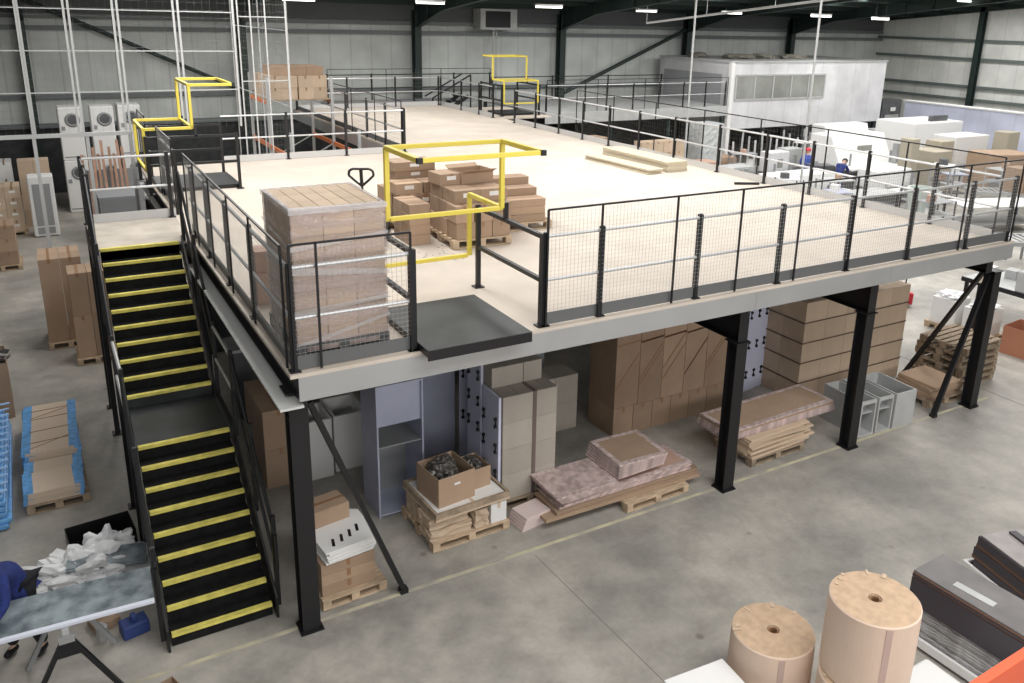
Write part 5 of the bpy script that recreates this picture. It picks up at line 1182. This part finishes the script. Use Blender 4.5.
# orange rack beam, bottom right corner
t = thing('orange_rack', 'orange-red rack beam at the bottom right corner of the view', 'rack beam', (3.2, -5.52, 0), 0)
b = MB(); b.prism([(2.35, -5.62, 2.98), (4.6, -5.57, 2.98), (4.6, -5.57, 2.62), (2.35, -5.62, 2.62)], (.0, -.06, 0)); b.build('beam', M_ORG, t, world=True, bevel=.004)
for x in (2.0, 4.65): b = MB(); b.bar((x, -5.66, 0), (x, -5.66, 3.0), .09); b.build('upright', M_ORG, t, world=True)
b = MB(); b.box(1.96, 2.4, -5.69, -5.62, 2.60, 2.98); b.build('bracket', M_ORG, t, world=True)

# ================================================================== PEOPLE
def skin_mesh(name, verts, edges, radii, m, parent=None, root=0, sub=1):
    me = bpy.data.meshes.new(name); me.from_pydata(verts, edges, []); me.update()
    o = bpy.data.objects.new(name, me); COL.objects.link(o)
    if parent: o.parent = parent
    md = o.modifiers.new('skin', 'SKIN'); md.use_smooth_shade = True
    for i, r in enumerate(radii):
        r = r if isinstance(r, tuple) else (r, r); o.data.skin_vertices[0].data[i].radius = r
    o.data.skin_vertices[0].data[root].use_root = True
    sb = o.modifiers.new('subd', 'SUBSURF'); sb.levels = sub; sb.render_levels = sub
    me.materials.append(m); return o
def person(label, loc, rz, J, top, legs, hat=None, shoes=M_BLK, sub=1):
    """J: joints in local metres (facing -y): pelvis, waist, chest, neck, head, then per side hip knee ankle toe / shoulder elbow wrist hand"""
    t = thing('person', label, 'person', loc, rz)
    V = []; E_ = []; R = []
    def a(p, r, par=None):
        V.append(tuple(p)); R.append(r); i = len(V)-1
        if par is not None: E_.append((par, i))
        return i
    pel = a(J['pelvis'], .125); wa = a(J['waist'], .115, pel); ch = a(J['chest'], (.15, .12), wa); ne = a(J['neck'], .05, ch)
    j1 = Vector(J['neck']).lerp(Vector(J['head']), .55); h0 = a(j1, .07, ne); h1 = a(J['head'], .095, h0); h2 = a(Vector(J['head'])+(Vector(J['head'])-Vector(J['neck'])).normalized()*.07, .07, h1)
    def fingers(w, hd):
        w = Vector(w); hd = Vector(hd); d = (hd-w).normalized(); s_ = d.cross(Vector((.2, .3, 1))).normalized(); i = a(w+d*.02, .022, None)
        return d, s_
    for sgn, s in ((-1, 'L'), (1, 'R')):
        hp, kn, an, to = J['leg'+s]; i = a(hp, .085, pel); i = a(kn, .058, i); i = a(an, .035, i); a(Vector(an).lerp(Vector(to), .7), .02, i)
        sh, el, wr, hd = J['arm'+s]; i = a(sh, .06, ch); i = a(el, .043, i); wi = a(wr, .028, i); w = Vector(wr); d = (Vector(hd)-w).normalized()
        pm = a(w+d*.07, (.036, .02), wi); s_ = d.cross(Vector((.1, .2, 1))).normalized(); dn = d.cross(s_).normalized()
        for q, L_ in zip((-.03, -.01, .01, .03), (.060, .075, .07, .055)):
            k = a(w+d*.11+s_*q, .0095, pm); k = a(w+d*(.11+L_*.5)+s_*q*1.1, .0085, k); a(w+d*(.11+L_*.9)+s_*q*1.1+dn*.015, .0075, k)
        k = a(w+d*.05+s_*(-.045*sgn), .011, pm); a(w+d*.09+s_*(-.068*sgn), .009, k)
    body = skin_mesh('body', V, E_, R, M_SKIN, t, 0, sub)
    # clothes
    V = []; E_ = []; R = []
    pel = a(J['pelvis'], .165); wa = a(J['waist'], .15, pel); ch = a(J['chest'], (.175, .14), wa); a(Vector(J['chest']).lerp(Vector(J['neck']), .85), .095, ch); a(Vector(J['pelvis'])+Vector((0, 0, -.06)), .15, pel)
    for s in 'LR': sh, el, wr, hd = J['arm'+s]; i = a(sh, .078, ch); i = a(el, .058, i); a(Vector(el).lerp(Vector(wr), .93), .042, i)
    skin_mesh('jacket', V, E_, R, top, t, 0, sub)
    V = []; E_ = []; R = []
    pel = a(J['pelvis'], .15)
    for s in 'LR': hp, kn, an, to = J['leg'+s]; i = a(hp, .10, pel); i = a(kn, .075, i); a(an, .065, i)
    skin_mesh('trousers', V, E_, R, legs, t, 0, sub)
    for s in 'LR':
        hp, kn, an, to = J['leg'+s]; V = []; E_ = []; R = []; an = Vector(an); to = Vector(to); i = a(an+Vector((0, .03, -.03)), .05); i = a(an.lerp(to, .5)+Vector((0, 0, -.02)), .045, i); a(to, .042, i); skin_mesh('shoe', V, E_, R, shoes, t, 0, sub)
    hd = Vector(J['head']); up = (hd-Vector(J['neck'])).normalized(); q = up.to_track_quat('Z', 'Y').to_matrix()
    fw = (Vector((0, -1, 0))-up*(-up.y)).normalized() if abs(up.y) < .98 else Vector((0, 0, -1))
    rt = up.cross(fw).normalized()
    # face: eyes, nose, mouth, ears
    for sg in (-1, 1):
        b = MB(); c = hd+fw*.093+rt*sg*.033+up*.0; b.tube(c, c+fw*.006, .012, 8); b.build('eye', M_HAIR, t)
        b = MB(); c = hd+rt*sg*.098-up*.005; b.cbox(c, (.02, .03, .055)); b.build('ear', M_SKIN, t)
    b = MB(); b.tube(hd+fw*.09+up*.005, hd+fw*.118-up*.03, .008, 6, .014); b.build('nose', M_SKIN, t)
    b = MB(); c = hd+fw*.088-up*.06; b.bar(c-rt*.022, c+rt*.022, .01, .008); b.build('mouth', M_RED, t)
    c = MB(); c.lathe((0, 0, 0), [(.112, -.02), (.114, .03), (.10, .08), (.06, .115), (0, .125)], 16)
    m_ = MB(); basis = Matrix((rt, -fw, up)).transposed(); m_.add([basis @ v + hd-fw*.012+up*.02 for v in c.v], c.f)
    if hat: 
        m_.prism([hd+fw*.09+up*.035-rt*.07, hd+fw*.09+up*.035+rt*.07, hd+fw*.17+up*.03+rt*.05, hd+fw*.17+up*.03-rt*.05], up*.008)
    m_.build('cap' if hat else 'hair', hat or M_HAIR, t, smooth=True)
    return t
stand = dict(pelvis=(0,0,.95), waist=(0,-.02,1.12), chest=(0,-.05,1.34), neck=(0,-.08,1.52), head=(0,-.11,1.66),
    legL=((-.10,0,.88),(-.12,-.04,.50),(-.13,.03,.10),(-.14,-.12,.045)), legR=((.10,0,.88),(.13,.0,.50),(.14,.06,.10),(.16,-.09,.045)),
    armL=((-.19,-.05,1.42),(-.25,-.05,1.16),(-.20,-.26,1.04),(-.17,-.40,1.02)), armR=((.19,-.05,1.42),(.26,-.04,1.16),(.20,-.24,1.02),(.15,-.40,1.0)))
person('person in a red cap, blue top and dark trousers standing by the grey machine', (25.7, 16.7, 0), 2.2, stand, mat('royal_blue_cloth', (.05, .09, .38), .85), M_NAVY, M_RED)
lean = dict(pelvis=(0,.05,.92), waist=(0,-.03,1.08), chest=(0,-.18,1.26), neck=(0,-.34,1.38), head=(0,-.47,1.45),
    legL=((-.10,.05,.86),(-.12,-.06,.48),(-.13,.05,.10),(-.14,-.10,.045)), legR=((.10,.05,.86),(.12,-.04,.48),(.14,.12,.10),(.15,-.03,.045)),
    armL=((-.18,-.20,1.33),(-.24,-.36,1.10),(-.18,-.58,1.02),(-.15,-.72,1.0)), armR=((.18,-.20,1.33),(.25,-.38,1.10),(.18,-.60,1.02),(.14,-.74,1.0)))
person('person in dark blue overalls bending over the white machine table', (25.6, 14.9, 0), 1.9, lean, M_NAVY, M_NAVY)
bend = dict(pelvis=(0,.12,.95), waist=(0,-.02,1.08), chest=(0,-.28,1.22), neck=(0,-.50,1.26), head=(0,-.63,1.24),
    legL=((-.10,.12,.88),(-.12,.02,.48),(-.13,.10,.10),(-.14,-.06,.045)), legR=((.10,.12,.88),(.14,.06,.48),(.16,.16,.10),(.17,.0,.045)),
    armL=((-.20,-.32,1.26),(-.30,-.44,1.06),(-.26,-.64,.955),(-.22,-.78,.945)), armR=((.20,-.32,1.26),(.30,-.44,1.06),(.26,-.62,.955),(.22,-.76,.945)))
person('person in navy workwear bending over the slate worktop at the left picture edge', (-2.76, 1.38, 0), -.6, bend, M_NAVY, mat('black_trousers', (.012, .013, .018), .9), sub=2)

# ================================================================== CAMERA, LIGHT
f, cx, cy, yaw, pitch, roll_ = CAMP
cam = bpy.data.cameras.new('camera'); co = bpy.data.objects.new('camera', cam); COL.objects.link(co); SC.camera = co
cam.sensor_width = 36; cam.lens = f/1024*36; cam.shift_x = (512-cx)/1024; cam.shift_y = (cy-341.5)/1024; cam.clip_end = 200
fw = Vector((math.sin(yaw)*math.cos(pitch), math.cos(yaw)*math.cos(pitch), -math.sin(pitch))); rt = Vector((math.cos(yaw), -math.sin(yaw), 0)); up = rt.cross(fw)
r2 = rt*math.cos(roll_)+up*math.sin(roll_); u2 = -rt*math.sin(roll_)+up*math.cos(roll_)
co.matrix_world = Matrix.Translation(CAML) @ Matrix((r2, u2, -fw)).transposed().to_4x4()
w = bpy.data.worlds.new('sky'); SC.world = w; w.use_nodes = True
bg = w.node_tree.nodes['Background']; bg.inputs[0].default_value = (1.0, .985, .96, 1); bg.inputs[1].default_value = .36
def area(name, loc, sx, sy, e, col=(1, .98, .95), rot=(0, 0, 0)):
    l = bpy.data.lights.new(name, 'AREA'); l.shape = 'RECTANGLE'; l.size = sx; l.size_y = sy; l.energy = e; l.color = col
    o = bpy.data.objects.new(name, l); COL.objects.link(o); o.location = loc; o.rotation_euler = rot; return o
# rooflight strips over the hall
for x in (2, 10, 18, 27, 35): area('rooflight', (x, 9.8, 9.5), 2.2, 13, 980)
for x in (9, 17): area('rooflight_back', (x, 20, 7.75), 1.6, 9, 420)
for x in (24, 31.5, 39): area('rooflight_back', (x, 18, 7.9), 1.6, 9, 520)
area('rooflight', (5, -6, 10), 12, 4, 850)
area('front_fill_light', (4, -13.4, 6.2), 18, 2.6, 1050, (1, .98, .96), (math.radians(82), 0, 0))  # unseen area lamp added to brighten faces turned towards the camera
area('rooflight_back', (1.0, 20, 7.75), 1.6, 9, 420)
vs = SC.view_settings; vs.view_transform = 'Standard'; vs.look = 'None'; vs.gamma = 1; vs.exposure = 0; vs.use_curve_mapping = False
SC.display_settings.display_device = 'sRGB'
SC.cycles.max_bounces = 6; SC.cycles.transparent_max_bounces = 24; SC.cycles.use_denoising = True
